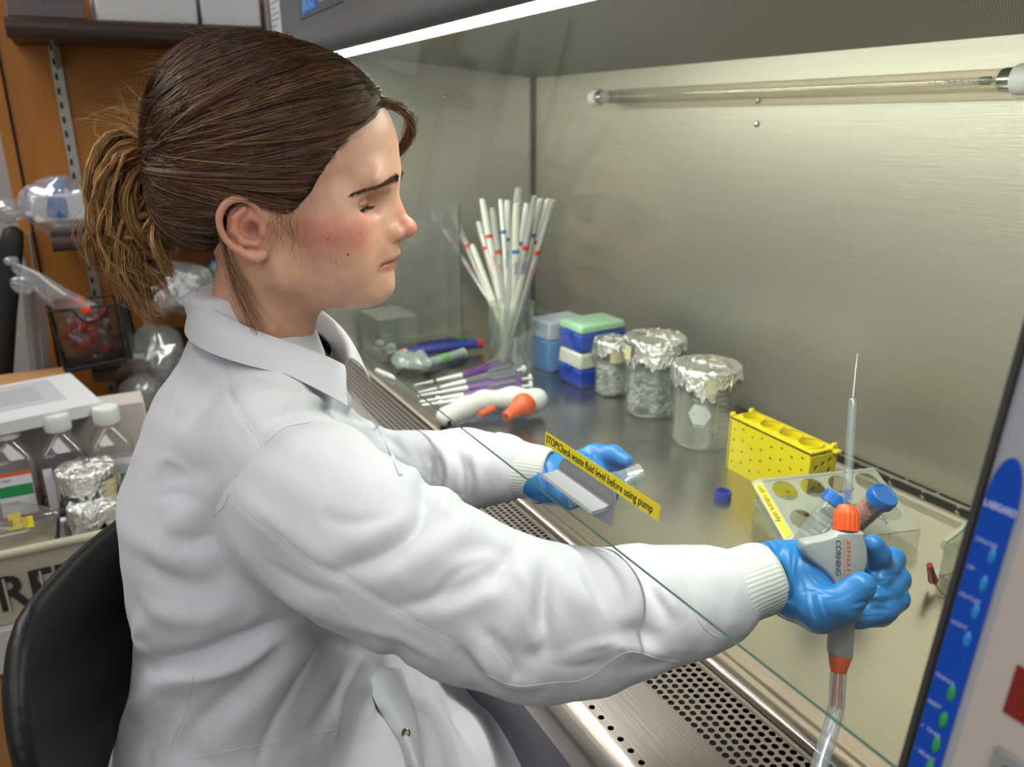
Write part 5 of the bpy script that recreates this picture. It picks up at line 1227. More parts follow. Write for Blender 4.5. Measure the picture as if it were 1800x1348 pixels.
# cuffs of ribbed knit
def cuff(name, a, b_, ra, rb, k=52):
    a = A(*a); b_ = A(*b_); ax = nrm(b_ - a); u_ = nrm(np.cross(ax, A(0, 0, 1))); w_ = np.cross(ax, u_); L = np.linalg.norm(b_ - a); rings = []
    for i, q in enumerate(np.linspace(0, 1, 12)):
        r = ra + (rb - ra) * q ** .8 + .0012 * math.sin(q * 9); th = np.arange(k * 4) * PI / (k * 2)
        rr = r * (1 + .0085 * np.cos(th * k)) * (1 + .02 * np.sin(3 * th + 4 * q)); 
        if i == 11: rr = rr * .97
        rings.append(a + ax * (L * q) + rr[:, None] * (np.outer(np.cos(th), u_) + np.outer(np.sin(th), w_)))
    rings.append(b_ + (rings[-1] - b_) * .93 - ax * .001); rings.append(b_ + (rings[-2] - b_) * .90 - ax * .02)
    return MB().loft(rings, cap1=False).obj(name, KNIT, coat, smooth=180)
c0, c1 = Q(1243, 1052, .690), Q(1357, 1010, .700)
cuff('knit_cuff', c0, c1, .0400, .0290)
d0, d1 = A(-.812, .402, .930), A(-.757, .448, .932)
cuff('knit_cuff', d0, d1, .0425, .0300)
# the body under the clothes, joined with the head into one continuous mesh
s = SDF((-1.06, -.10, .02), (-.36, .62, 1.18), .0085)
s.chain([A(-.815, .128, 1.17), A(-.815, .125, 1.10)], [.046, .052], .02)
s.chain([A(-.815, .120, 1.04), A(-.810, .115, .92), A(-.80, .10, .78), A(-.80, .09, .66)], [.085, .085, .080, .095], .04)
s.cap(A(-.700, .115, 1.045), A(-.930, .155, 1.045), .040, .040, .04)
s.chain([A(-.690, .112, 1.045), armR[4][0], c0, Q(1378, 1012, .702)], [.040, .036, .028, .0245], .02)
s.chain([A(-.940, .150, 1.040), A(-.935, .255, .905), A(-.80, .410, .930), A(-.760, .446, .932)], [.040, .036, .026, .0210], .02)
for x in (-.655, -.915): s.chain([A(x * .5 - .40, .08, .62), A(x, .16, .565), A(x, .45, .555), A(x, .47, .30), A(x, .45, .10)], [.070, .068, .055, .045, .034], .03)
ub = s.mesh('under_body', None, 1)
tmp = link('tmp_under', ub); body.modifiers.clear(); bo = body.modifiers.new('u', 'BOOLEAN'); bo.operation = 'UNION'; bo.object = tmp; bo.solver = 'EXACT'
dg = bpy.context.evaluated_depsgraph_get(); dg.update(); nm_ = bpy.data.meshes.new_from_object(body.evaluated_get(dg)); body.modifiers.clear()
bpy.data.objects.remove(tmp)
if len(nm_.vertices) > len(HEADME.vertices) * .7:
    for a_ in list(nm_.color_attributes): nm_.color_attributes.remove(a_)
    R_inv = HM[:3, :3].T
    vcolor(nm_, lambda p: skin_col((p - HM[:3, 3]) @ R_inv.T)); nm_.materials.clear(); nm_.materials.append(SKIN); shade(nm_, 180); body.data = nm_
# ------------------------------------------------------------------ right glove on the handle
s = SDF(np.minimum.reduce([Q(1340, 930, .74), Q(1340, 1130, .64), Q(1610, 930, .64), Q(1610, 1130, .74), Q(1340, 1130, .74), Q(1610, 930, .74)]) - .02, np.maximum.reduce([Q(1340, 930, .64), Q(1340, 1130, .64), Q(1610, 930, .64), Q(1610, 1130, .74), Q(1610, 930, .74)]) + .02, .00135)
s.chain([Q(1362, 1010, .701), Q(1385, 1016, .702), Q(1410, 1018, .705), Q(1452, 1020, .716)], [.0285, .0285, .0300, .0260], .012, flat=(nrm(CAM - Q(1400, 1010, .7)), .80))
s.cap(Q(1400, 1045, .697), Q(1440, 1068, .683), .0185, .0185, .012)                               # thenar
s.chain([Q(1405, 1050, .690), Q(1440, 1072, .673), Q(1480, 1062, .662), Q(1514, 1030, .658)], [.019, .0170, .0145, .0120], .008)
s.cap(Q(1440, 1000, .722), Q(1500, 1030, .728), .020, .018, .012)                                # knuckles behind the handle
s.chain([Q(1470, 985, .722), Q(1520, 992, .722), Q(1549, 1000, .706), Q(1545, 975, .694), Q(1535, 957, .690)], [.0125, .0118, .0110, .0100, .0090], .0025)
s.chain([Q(1480, 1010, .728), Q(1540, 1000, .728), Q(1569, 982, .718), Q(1560, 1000, .706), Q(1548, 1018, .694)], [.0125, .0112, .0105, .0100, .0090], .0025)
s.chain([Q(1480, 1035, .728), Q(1550, 1028, .724), Q(1577, 1018, .712), Q(1562, 1038, .698), Q(1536, 1050, .688)], [.0130, .0120, .0112, .0105, .0095], .0028)
s.chain([Q(1480, 1060, .722), Q(1545, 1070, .716), Q(1574, 1052, .704), Q(1552, 1072, .690), Q(1510, 1086, .684)], [.0130, .0125, .0115, .0115, .0100], .0030)
s.cap(Q(1490, 1075, .705), Q(1545, 1078, .702), .014, .012, .006)
gm = s.mesh('glove', GLOVE, 2)
def wrinkle(me, lines, bv=None, base=.0):
    bv = BVHTree.FromPolygons([v.co.copy() for v in me.vertices], [tuple(p.vertices) for p in me.polygons])
    n = len(me.vertices); co = np.empty(n * 3, np.float32); me.vertices.foreach_get('co', co); co = co.reshape(-1, 3).astype(float); no = np.empty(n * 3, np.float32); me.vertices.foreach_get('normal', no); no = no.reshape(-1, 3)
    dd = np.zeros(n)
    for px, a_, w_ in lines:
        pl = trace(px, bv, 4)
        if len(pl) < 2: continue
        m = ((co > pl.min(0) - 3 * w_ * mm) & (co < pl.max(0) + 3 * w_ * mm)).all(1); d, par = polydist(co[m], pl); dd[m] += a_ * mm * np.sin(PI * np.clip(par * .9 + .05, 0, 1)) ** .5 * np.exp(-(d / (w_ * mm)) ** 2)
    dd += base * noise3(co, 160, 9)
    me.vertices.foreach_set('co', (co + no * dd[:, None]).astype(np.float32).ravel()); me.update()
wrinkle(gm, [([(1365, 945), (1362, 985), (1372, 1040), (1395, 1068)], 1.6, 1.8), ([(1378, 942), (1374, 985), (1384, 1030)], -1.0, 1.6), ([(1392, 944), (1386, 990), (1400, 1050)], .8, 1.8), ([(1410, 960), (1402, 1000), (1418, 1050)], -.7, 1.8),
 ([(1425, 1040), (1428, 1060), (1432, 1085)], -1.3, 1.5), ([(1436, 1035), (1440, 1058), (1446, 1084)], 1.1, 1.6), ([(1410, 1040), (1440, 1040), (1462, 1046)], -.8, 1.5), ([(1455, 1055), (1475, 1050), (1495, 1040)], -.6, 1.4),
 ([(1500, 1062), (1530, 1056), (1560, 1058)], -1.1, 1.5), ([(1505, 1078), (1530, 1072), (1565, 1072)], -1.0, 1.5), ([(1530, 1040), (1550, 1035), (1575, 1042)], -1.0, 1.4), ([(1548, 1010), (1560, 1012), (1580, 1010)], -.9, 1.3), ([(1525, 1000), (1538, 1004), (1552, 1000)], -.9, 1.2),
 ([(1372, 960), (1370, 1000), (1382, 1050), (1402, 1076)], -.8, 1.0), ([(1400, 975), (1396, 1010), (1406, 1050)], .6, 1.0), ([(1418, 990), (1440, 1012), (1458, 1030)], .7, 1.2), ([(1412, 1000), (1430, 1022), (1450, 1036)], -.6, 1.0), ([(1418, 1030), (1420, 1060), (1424, 1084)], .7, 1.0), ([(1447, 1060), (1452, 1075), (1462, 1090)], -.6, 1.0), ([(1498, 1070), (1520, 1064), (1550, 1066)], .7, 1.0), ([(1500, 1088), (1522, 1084), (1555, 1082)], -.7, 1.0), ([(1535, 1050), (1550, 1046), (1570, 1052)], .6, .9), ([(1535, 1020), (1545, 1022), (1560, 1020)], -.6, .9)], base=.00022)
g1 = link('glove', gm, person, label='blue nitrile glove on the right hand, closed round the aspirator')
# rolled cuff bead of the glove
def bead(o_, ax, r, m, parent, amp=.0015, rr=.0017, sq=.86):
    ax = nrm(ax); u_ = nrm(np.cross(ax, A(0, 0, 1))); w_ = np.cross(ax, u_); th = np.linspace(0, 2 * PI, 49); pts = [o_ + r * (math.cos(t) * u_ + math.sin(t) * w_) + ax * amp * math.sin(3 * t) for t in th]
    return MB().tube(pts, rr, 6, caps=False).obj('glove_bead', m, parent)
bead(Q(1362, 1012, .7015), Q(1400, 1000, .7) - Q(1355, 1010, .7), .0290, GLOVE, g1)
bead(Q(1367, 1012, .7015), Q(1400, 1000, .7) - Q(1355, 1010, .7), .0293, GLOVE, g1, -.002)
# left glove behind the glass
W0 = A(-.757, .448, .932)
s = SDF((-.80, .40, .86), (-.60, .64, 1.00), .0015)
QL = lambda u, v, t=.975: P(u, v, t=t)
s.chain([QL(948, 843, .960), QL(965, 842, .966), QL(1000, 838, .98), QL(1035, 843, .99)], [.0262, .0280, .0290, .0270], .012)
s.chain([QL(995, 818, .995), QL(1045, 797, 1.005), QL(1078, 798, 1.0), QL(1100, 810, .990)], [.0125, .0118, .0108, .0090], .006)
s.chain([QL(1010, 830, .985), QL(1050, 812, 1.012), QL(1085, 822, 1.010), QL(1096, 846, 1.0)], [.0135, .0115, .0105, .009], .006)
s.chain([QL(1015, 855, .985), QL(1050, 850, 1.02), QL(1075, 862, 1.01), QL(1070, 880, .995)], [.0130, .0115, .0105, .009], .006)
s.chain([QL(1005, 868, .98), QL(1035, 880, .995), QL(1050, 895, .985)], [.0130, .0115, .0095], .006)
s.chain([QL(975, 862, .955), QL(1000, 872, .94), QL(1035, 862, .935), QL(1058, 850, .938)], [.016, .0145, .0125, .0100], .008)
gl = s.mesh('glove', GLOVE, 2)
wrinkle(gl, [([(950, 815), (946, 840), (955, 870)], 1.4, 2), ([(962, 812), (958, 842), (966, 872)], -1.0, 1.8), ([(1040, 785), (1044, 800), (1040, 815)], -1.0, 1.5), ([(975, 825), (1000, 815), (1030, 800)], -.8, 1.8)], base=.0002)
g2 = link('glove', gl, person, label='blue nitrile glove on the left hand behind the glass, holding a flask')
bead(QL(944, 843, .959), QL(965, 842, .966) - QL(940, 843, .957), .0278, GLOVE, g2, .0008)
# trousers, shoes (mostly hidden)
s = SDF((-1.06, -.12, .02), (-.50, .66, .66), .012)
for x in (-.655, -.915):
    s.chain([A(x, .10, .565), A(x, .46, .555), A(x, .47, .30), A(x, .44, .13)], [.080, .068, .055, .042], .03)
s.cap(A(-.72, .06, .56), A(-.86, .06, .56), .085, .085, .03)
link('trousers', s.mesh('trousers', mat('dark_trousers', '24242c', .85), 2), person)
for x in (-.655, -.915):
    s = SDF((x - .07, .35, -.01), (x + .07, .66, .16), .006); s.chain([A(x, .42, .05), A(x, .52, .045), A(x, .60, .035)], [.045, .042, .034], .02); s.fn((x - .07, .35, -.01), (x + .07, .66, .0), lambda a_, b_, c_: (c_ - .002).astype(np.float32), .002, 'sub')
    link('shoe', s.mesh('shoe', mat('grey_shoe', '4a4a4e', .7), 1), person)
# ================================================================== aspirator in the right hand
asp = thing('aspirator', 'grey aspirator handle with orange collar held upright in the right glove', 'aspirator', (0, 0, 0))
cr, cu, cf = ROT[0], -ROT[1], ROT[2]
G = Q(1480, 990, .686); sc = .686 / FPX
def lp(u, v): return ((u - 1480) * sc, -(v - 990) * sc)
GM = basis(G, cr, cu, -cf)
out = [(1467, 931), (1509, 931), (1514, 945), (1519, 965), (1519, 985), (1514, 1003), (1509, 1020), (1503, 1045), (1499, 1090), (1496, 1125), (1491, 1158), (1460, 1154), (1459, 1120), (1460, 1080), (1462, 1040), (1456, 1018), (1440, 999), (1420, 984), (1408, 972), (1405, 958), (1411, 948), (1440, 942), (1458, 937)]
op_ = smooth_path([(a, b_, 0) for a, b_ in out + out[:1]], 110)[:-1]; op_ = np.array([lp(a, b_) for a, b_, _ in op_])
def inset(pts, d):
    t_ = np.roll(pts, -1, 0) - np.roll(pts, 1, 0); nn_ = np.stack([t_[:, 1], -t_[:, 0]], 1); nn_ /= np.linalg.norm(nn_, axis=1)[:, None] + 1e-9
    ar = np.sum(pts[:, 0] * np.roll(pts[:, 1], -1) - np.roll(pts[:, 0], -1) * pts[:, 1]); return pts - nn_ * d * np.sign(ar)
rings = []
for a_ in np.linspace(-PI / 2, PI / 2, 13):
    z_ = .0095 * math.sin(a_); d_ = .0030 * (1 - math.cos(a_)) ** 1.3 ; q = inset(op_, d_); rings.append(np.c_[q, np.full(len(q), z_)])
MB().loft(rings, M=GM).obj('grip_body', GREYG, asp, smooth=80)
axc = nrm(Q(1488, 885, .690) - Q(1487, 932, .686)); b0 = Q(1487.5, 934, .686)
Lc = np.linalg.norm(Q(1488, 885, .690) - Q(1487, 932, .686))
rings = []; u_ = nrm(np.cross(axc, cf)); w_ = np.cross(axc, u_); th = np.arange(72) * 2 * PI / 72
for h_, r_ in ((0, .0101), (.0005, .0105), (Lc * .62, .0104), (Lc * .70, .0100), (Lc * .97, .0068), (Lc, .0062), (Lc, .0035)):
    rib = 1 + .028 * np.sign(np.cos(th * 18)) * (h_ < Lc * .72); rings.append(b0 + axc * h_ + (r_ * rib)[:, None] * (np.outer(np.cos(th), u_) + np.outer(np.sin(th), w_)))
MB().loft(rings).obj('orange_collar', ORANGE, asp, smooth=25)
pt0, pt1, pt2, pt3 = Q(1490, 905, .690), Q(1491, 845, .695), Q(1499, 700, .712), Q(1507, 621, .722)
PG = clear('pipette_glass', 'eef1f4', .10, .03, .10, 'e6e9ec', 1.0)
MB().tube(smooth_path([pt0, pt1, pt1 * .5 + pt2 * .5, pt2 * .96 + pt1 * .04], 14), [.0038] * 13 + [.0036], 20, caps=False).obj('glass_pipette', PG, asp, smooth=60)
MB().tube(smooth_path([pt2 * .96 + pt1 * .04, pt2, pt2 * .9 + pt3 * .1, pt3], 16), np.interp(np.linspace(0, 1, 16), [0, .25, .40, 1], [.0036, .0030, .0013, .0006]), 14, caps=False).obj('glass_tip', PG, asp, smooth=60)
MB().tube([Q(1490, 878, .691), Q(1490.5, 862, .6925)], .0024, 10).obj('cotton_plug', mat('blue_print_dot', '3f6cc0', .5), asp)
text('brand_lettering', 'CORNING', .0066, mat('slate_ink', '50555c', .6), basis(G + cr * lp(1461, 0)[0] + cu * lp(0, 945)[1] - cf * .0098, -cu, cr, -cf), asp, sx=.98)
text('product_lettering', 'ASPIRATOR', .0046, mat('orange_ink', 'e2682e', .6), basis(G + cr * lp(1480, 0)[0] + cu * lp(0, 946)[1] - cf * .0098, -cu, cr, -cf), asp, bold=.00012, space=1.62)
MB().box((0, 0, 0), (.0005, .046, .0003), basis(G + cr * lp(1475.5, 0)[0] + cu * lp(0, 990)[1] - cf * .0098, cr, cu, -cf)).obj('orange_line', mat('orange_ink', 'e2682e', .6), asp)
# orange connector and tubing
q0, q1, q2, q3 = Q(1476, 1154, .680), Q(1474, 1182, .678), Q(1472, 1212, .676), Q(1470, 1244, .674)
CLO = clear('soft_tubing', 'e9edf2', .10, .12, .22, 'cfd6df', 1.0)
MB().tube([q0, q0 * .8 + q1 * .2, q1], [.0087, .0090, .0062], 20).obj('orange_connector', ORANGE, asp)
MB().tube([q1, q2, q3], [.0036, .0042, .0048], 16).obj('orange_barb', mat('orange_barb', 'e0793f', .4), asp)
tb = smooth_path([q1, q2, q3, Q(1458, 1290, .665), Q(1440, 1345, .650), Q(1415, 1420, .63), A(-.36, .30, .79), A(-.34, .27, .60), A(-.36, .22, .30)], 40)
MB().tube(tb, .0067, 16, caps=False).obj('clear_tubing', CLO, asp, smooth=60)
# flask in the left hand
fl = thing('culture_flask', 'clear culture flask with open round mouth held in the left glove', 'flask', (0, 0, 0))
fc = QL(1060, 853, .942); ax_ = nrm(QL(1128, 832, .950) - QL(1074, 850, .944)); up_ = nrm(np.cross(ax_, A(.2, -.3, .1))); si_ = np.cross(up_, ax_)
FM = basis(fc, ax_, si_, up_)
pr_ = [(-.045, .026), (.012, .026), (.030, .010), (.034, .0098)]
rings = []
for x_, w__ in ((-.048, .020), (-.046, .025), (.010, .026), (.022, .018), (.031, .0115)):
    hgt = .012 if x_ < .02 else .0105; th = np.arange(32) * 2 * PI / 32; ex = .35 if x_ < .015 else .7
    rings.append(np.stack([np.full(32, x_), w__ * np.sign(np.cos(th)) * np.abs(np.cos(th)) ** ex, hgt * np.sign(np.sin(th)) * np.abs(np.sin(th)) ** ex], 1))
MB().loft(rings, cap1=False, M=FM).obj('flask_body', clear('flask_plastic', 'f0f4f6', .10, .04, .14, 'e6ecf0', 1.0), fl, smooth=50)
MB().lathe([(.0105, .030), (.0105, .036), (.0120, .0365), (.0120, .0385), (.0105, .039), (.0105, .043), (.0118, .0435), (.0118, .0475), (.0108, .049), (.0095, .049), (.0092, .032)], (0, 0, 0), 32, (1, 0, 0), cap0=False, cap1=False, M=FM).obj('flask_neck', clear('flask_neck_plastic', 'eef2f4', .14, .03, .22, 'eef2f4', 1.0), fl, smooth=50)
# ================================================================== chair
ch = thing('chair', 'black moulded plastic chair with rounded backrest behind the white coat', 'chair', (0, 0, 0))
FC, RC, OC = A(.5, .866, 0), A(.866, -.5, 0), A(-.782, -.045, 0)
s = SDF((-1.10, -.26, .40), (-.50, .20, 1.04), .006)
def shell(x, y, z):
    f = (x - OC[0]) * FC[0] + (y - OC[1]) * FC[1]; r = (x - OC[0]) * RC[0] + (y - OC[1]) * RC[1]
    cur = 1.05 * r * r - .10 * np.clip(.72 - z, 0, 1) + .10 * np.clip(z - .80, 0, 1) * -1
    w = .175 - .25 * np.clip(.86 - z, 0, .3) ** 1.0 * .25
    q0, q1 = np.abs(r) - (w - .10), np.abs(z - .685) - (.262 - .10); o_ = np.sqrt(np.maximum(q0, 0) ** 2 + np.maximum(q1, 0) ** 2) + np.minimum(np.maximum(q0, q1), 0) - .10
    hole = (np.sqrt((r / .135) ** 2 + ((z - .52) / .235) ** 2) - 1) * .12
    o_ = np.maximum(o_, -hole)
    return (np.sqrt(np.maximum(np.abs(f - cur), 0) ** 2 + np.maximum(o_ + .012, 0) ** 2) - .012).astype(np.float32)
s.fn((-1.10, -.26, .40), (-.50, .20, 1.04), shell, .004)
CHB = mat('black_textured_plastic', '17181a', .42, bump=(700, .35, .0006))
link('backrest', s.mesh('backrest', CHB, 2), ch)
sM = basis(OC + FC * .25 + A(0, 0, .455), RC, FC, (0, 0, 1))
q = MB().box((0, 0, 0), (.46, .46, .035), sM, bev=.012); q.obj('seat', CHB, ch)
for sx_ in (-1, 1):
    for sy_ in (-1, 1):
        a_ = OC + FC * (.25 + sy_ * .19) + RC * sx_ * .20 + A(0, 0, .44); b_ = OC + FC * (.25 + sy_ * .23) + RC * sx_ * .235 + A(0, 0, .004)
        MB().tube([a_, b_], .011, 10).obj('leg', STEEL_BRIGHT, ch)
# ================================================================== left background
WOOD = mat('orange_oak_laminate', 'b8762e', .5, noise=(6, .12, (1, 3, .4)), bump=(60, .08, .001, (1, 6, 1)))
BROWN = mat('dark_brown_edge', '43302b', .42); 
wu = thing('wood_shelving', 'orange oak wall unit with slotted metal standards and dark brown shelves', 'shelving', (0, 0, 0))
MB().box((-2.21, .90, 1.20), (.02, 2.02, 2.40)).obj('back_board', WOOD, wu)
MB().box((-2.21, -.1275, 1.20), (.024, .024, 2.40)).obj('side_board', WOOD, wu)
MB().box((-2.206, -.1125, 1.20), (.02, .0045, 2.40)).obj('board_gap', DARKIN, wu)
STD = mat('satin_standard', 'a9a8a0', .4, .8)
for y_ in (-.004, .60):
    st = MB().box((-2.196, y_, 1.20), (.008, .022, 2.30)).obj('shelf_standard', STD, wu)
    mb = MB()
    for i in range(72): mb.box((-2.1915, y_ - .004 + .008 * (i % 2) * 0, .10 + .031 * i), (.0008, .0055, .014))
    mb.obj('slots', DARKIN, st)
def shelf(y0, y1, z, x1=-1.91, nm='shelf'):
    sh_ = MB().box(((x1 - 2.2) / 2, (y0 + y1) / 2, z + .013), (2.2 + x1, y1 - y0, .026)).obj('shelf', BROWN, wu)
    MB().tube([(x1, y0, z + .010), (x1, y1, z + .010)], .019, 12).obj('rolled_edge', BROWN, sh_)
    for y_ in (-.004,): MB().loft([[(-2.19, y_ - .002, z), (-1.98, y_ - .002, z), (-2.19, y_ - .002, z - .05)], [(-2.19, y_ + .002, z), (-1.98, y_ + .002, z), (-2.19, y_ + .002, z - .05)]]).obj('bracket', STD, sh_)
shelf(-.078, .40, 1.498); shelf(-.068, .40, 1.090); shelf(-.038, .40, .800)
# things on the top shelf
STY = mat('white_styrofoam', 'eeeef0', .8, bump=(500, .2, .0006)); BLUT = mat('pale_blue_tubes', '8fb0cf', .4)
for k, (y0, y1, lb) in enumerate(((.082, .272, 'left white foam tube rack in film on the top shelf'), (.280, .400, 'right white foam tube rack in crinkled film on the top shelf'))):
    t = thing('foam_rack', lb, 'rack', (0, 0, 0), group='foam racks on the top shelf')
    yc = (y0 + y1) / 2; MB().box((-2.03, yc, 1.558), (.24, y1 - y0, .066), bev=.004).obj('foam_base', STY, t)
    n_ = int((y1 - y0) / .036)
    for i in range(n_): MB().box((-1.922, y0 + .018 + i * (y1 - y0 - .03) / max(1, n_ - 1) * .98, 1.603), (.022, .022, .030), bev=.003).obj('foam_tooth', STY, t)
    for i in range(n_ - 1): MB().cyl((-1.95, y0 + .036 + i * (y1 - y0 - .03) / max(1, n_ - 1), 1.59), (-1.95, y0 + .036 + i * (y1 - y0 - .03) / max(1, n_ - 1), 1.66), .010, seg=12).obj('tube', BLUT, t)
    mb = MB().box((-2.03, yc, 1.605), (.26, y1 - y0 + .006, .15), bev=.01); mb.obj('film_wrap', clear('thin_clear_film', 'ffffff', .03, .05, .02, 'e8ecf4', .3), t, smooth=0)
t = thing('clear_drawer', 'clear grey plastic drawer at the left end of the top shelf', 'drawer', (0, 0, 0))
MB().box((-2.03, -.005, 1.565), (.23, .135, .075), bev=.003).obj('drawer_front', clear('smoky_plastic', 'd9d4da', .06, .1, .45, '9a929a'), t, smooth=0)
MB().box((-1.913, -.005, 1.563), (.004, .13, .007)).obj('drawer_lip', clear('clear_acrylic', '', 0), t)
MB().box((-1.912, -.005, 1.60), (.006, .13, .02)).obj('label_strip', mat('grey_violet', '7c7379', .5), t)
# film bags
def film_bag(name, label, c, r, seed, content, cm, n, group=None, film=FILM, rot=0):
    t = thing(name, label, 'bag', tuple(c), (0, 0, rot), group)
    rg = np.random.default_rng(seed)
    mb = MB().ell((0, 0, 0), r, 30); crumple(mb, min(r) * .10, 3.2 / min(r), seed); crumple(mb, min(r) * .035, 9 / min(r), seed + 7); mb.obj('film', film, t, smooth=25)
    for i in range(n):
        d = rg.normal(size=3); d = d / np.linalg.norm(d) * rg.uniform(.2, .62) * A(*r)
        m_ = cm[i % len(cm)]
        if content == 'tube':
            e = rg.normal(size=3); e = e / np.linalg.norm(e) * min(r) * .42; MB().cyl(d - e, d + e, min(r) * .15, min(r) * .12, seg=10).obj('tube', m_, t); MB().cyl(d + e * .8, d + e * 1.6, min(r) * .24, seg=12).obj('tube_cap', cm[0], t)
        elif content == 'box':
            R_ = Matrix.Rotation(rg.uniform(0, 3), 4, 'Z') @ Matrix.Rotation(rg.normal() * .3, 4, 'X'); M_ = np.array(R_); M_[:3, 3] = d * .8; MB().box((0, 0, 0), tuple(np.array(r) * rg.uniform(.5, .8, 3)), M_, bev=.003).obj('packed_box', m_, t)
        else:
            e = rg.normal(size=3); e = e / np.linalg.norm(e) * min(r) * .2; MB().cyl(d - e, d + e, min(r) * .12, seg=8).obj('packed_piece', m_, t)
    return t
WP = mat('soft_white_pieces', 'e2e2e4', .5); OC_ = mat('orange_red_caps', 'd6431f', .45); PKC = mat('pale_tube', 'c9c3c6', .35)
t = film_bag('plastic_bag', 'clear bag of white packets with blue caps on the middle shelf behind the hair', P(105, 362, X=-1.95), (.07, .072, .062), 3, 'box', (WP, WP, mat('mid_blue_caps', '3f74b8', .5)), 7)
MB().box((0, 0, 0), (.10, .105, .055), np.array(Matrix.Rotation(.1, 4, 'Z')), bev=.004).obj('white_packet', mat('matte_white_card', 'e6e6ea', .7), t)
mb = MB().ell((-.0, -.085, -.005), (.03, .05, .022), 20); crumple(mb, .004, 70, 5); mb.obj('bag_flap', FILM, t, smooth=25)
film_bag('plastic_bag', 'clear crinkled bag of white items beside the coat collar', P(312, 505, X=-1.93), (.06, .090, .058), 9, 'piece', (WP,), 34)
film_bag('plastic_bag', 'clear bag of small white parts above the third bottle, left of the coat', P(272, 635, X=-1.93), (.06, .070, .085), 12, 'piece', (WP, WP, mat('faint_pink', 'd9c3c3', .5)), 44)
t = film_bag('plastic_bag', 'empty grey film bag hanging below the shelf beside the coat back', P(248, 690, X=-1.90), (.04, .045, .045), 15, 'piece', (WP,), 4)
t = thing('notepad', 'small pale yellow pad beside the bag behind the collar', 'pad', tuple(P(372, 478, X=-1.97)))
MB().box((0, 0, 0), (.02, .05, .02), bev=.003).obj('pad_block', mat('pale_yellow_paper', 'e6e08c', .7), t)
MB().box((0, .06, .012), (.1, .13, .03), bev=.01).obj('blue_grey_sleeve', mat('blue_grey_sleeve', '7f8da3', .5), t)
# wire mesh basket with a bag of orange capped tubes
bk = thing('mesh_basket', 'black wire mesh basket hanging on the oak board, full of orange capped tubes', 'basket', (0, 0, 0))
xb = -1.80; TL, TR, BL, BR = P(85, 548, X=xb), P(203, 535, X=xb), P(115, 652, X=xb), P(222, 630, X=xb)
BW = mat('black_wire', '151416', .5)
def grid(mb, a, b_, c_, d_, n1, n2, r):
    for i in range(n1 + 1): q = i / n1; mb.tube([a * (1 - q) + b_ * q, d_ * (1 - q) + c_ * q], r, 4)
    for i in range(n2 + 1): q = i / n2; mb.tube([a * (1 - q) + d_ * q, b_ * (1 - q) + c_ * q], r, 4)
back = A(-.10, 0, 0)
mb = MB(); grid(mb, TL, TR, BR, BL, 34, 34, .00045); grid(mb, TL + back, TL, BL, BL + back, 20, 30, .00045); grid(mb, TR + back, TR, BR, BR + back, 20, 30, .00045); mb.obj('wire_mesh', BW, bk, kind='stuff')
for a_, b_ in ((TL, TR), (TR, BR), (BR, BL), (BL, TL), (TL, TL + back), (TR, TR + back), (BL, BL + back), (BR, BR + back), (TL + back, TR + back)): MB().tube([a_, b_], .0028, 6).obj('frame_rod', BW, bk)
mid = (TL + TR) / 2 + A(.002, .014, 0); MB().tube([mid + A(0, .030 * math.cos(q), -.030 * math.sin(q)) for q in np.linspace(0, PI, 14)], .0020, 6).obj('label_ring', BW, bk)
MB().loft([[BL, BR, BR + back, BL + back], [p - A(0, 0, .006) for p in (BL, BR, BR + back, BL + back)]]).obj('basket_base', BLACK, bk)
MB().loft([[TR + A(.004, .004, 0), BR + A(.004, .004, 0), BR + back * 2 + A(0, .02, 0), TR + back * 2 + A(0, .02, 0)], [p + A(0, .012, 0) for p in (TR + A(.004, 0, 0), BR + A(.004, 0, 0), BR + back * 2 + A(0, .02, 0), TR + back * 2 + A(0, .02, 0))]]).obj('black_divider', BLACK, bk)
cb_ = (TL + TR + BL + BR) / 4 + A(-.045, 0, 0)
film_bag('tube_bag', 'clear bag of orange capped tubes standing in the black mesh basket', cb_, (.040, .062, .060), 22, 'tube', (OC_, PKC, PKC), 44, film=clear('faint_film', 'fafafa', .08, .08, .04, 'e0e0e6', 1.0))
t = thing('bag_tail', 'twisted open neck of a clear bag leaning out of the mesh basket', 'bag', (0, 0, 0))
mb = MB().tube([cb_ + A(.01, -.01, .05), P(100, 520, X=xb + .01), P(60, 490, X=xb), P(28, 470, X=xb - .02)], [.045, .036, .022, .012], 18, flat=.5); subd = mb; crumple(mb, .003, 60, 3); mb.obj('film', FILM, t, smooth=30)
mb = MB().ell(P(22, 458, X=xb - .02), (.010, .014, .010), 14); crumple(mb, .002, 120, 3); mb.obj('twist_knot', FILM, t)
mb = MB().ell(P(40, 500, X=xb - .01), (.01, .024, .020), 16); crumple(mb, .003, 90, 8); mb.obj('film_flap', FILM, t, smooth=25)
for (u, v_, k) in ((140, 528, 0), (150, 545, 1)): MB().ell(P(u, v_, X=xb + .005), (.006, .011, .009), 12).obj('orange_cap', OC_, t)
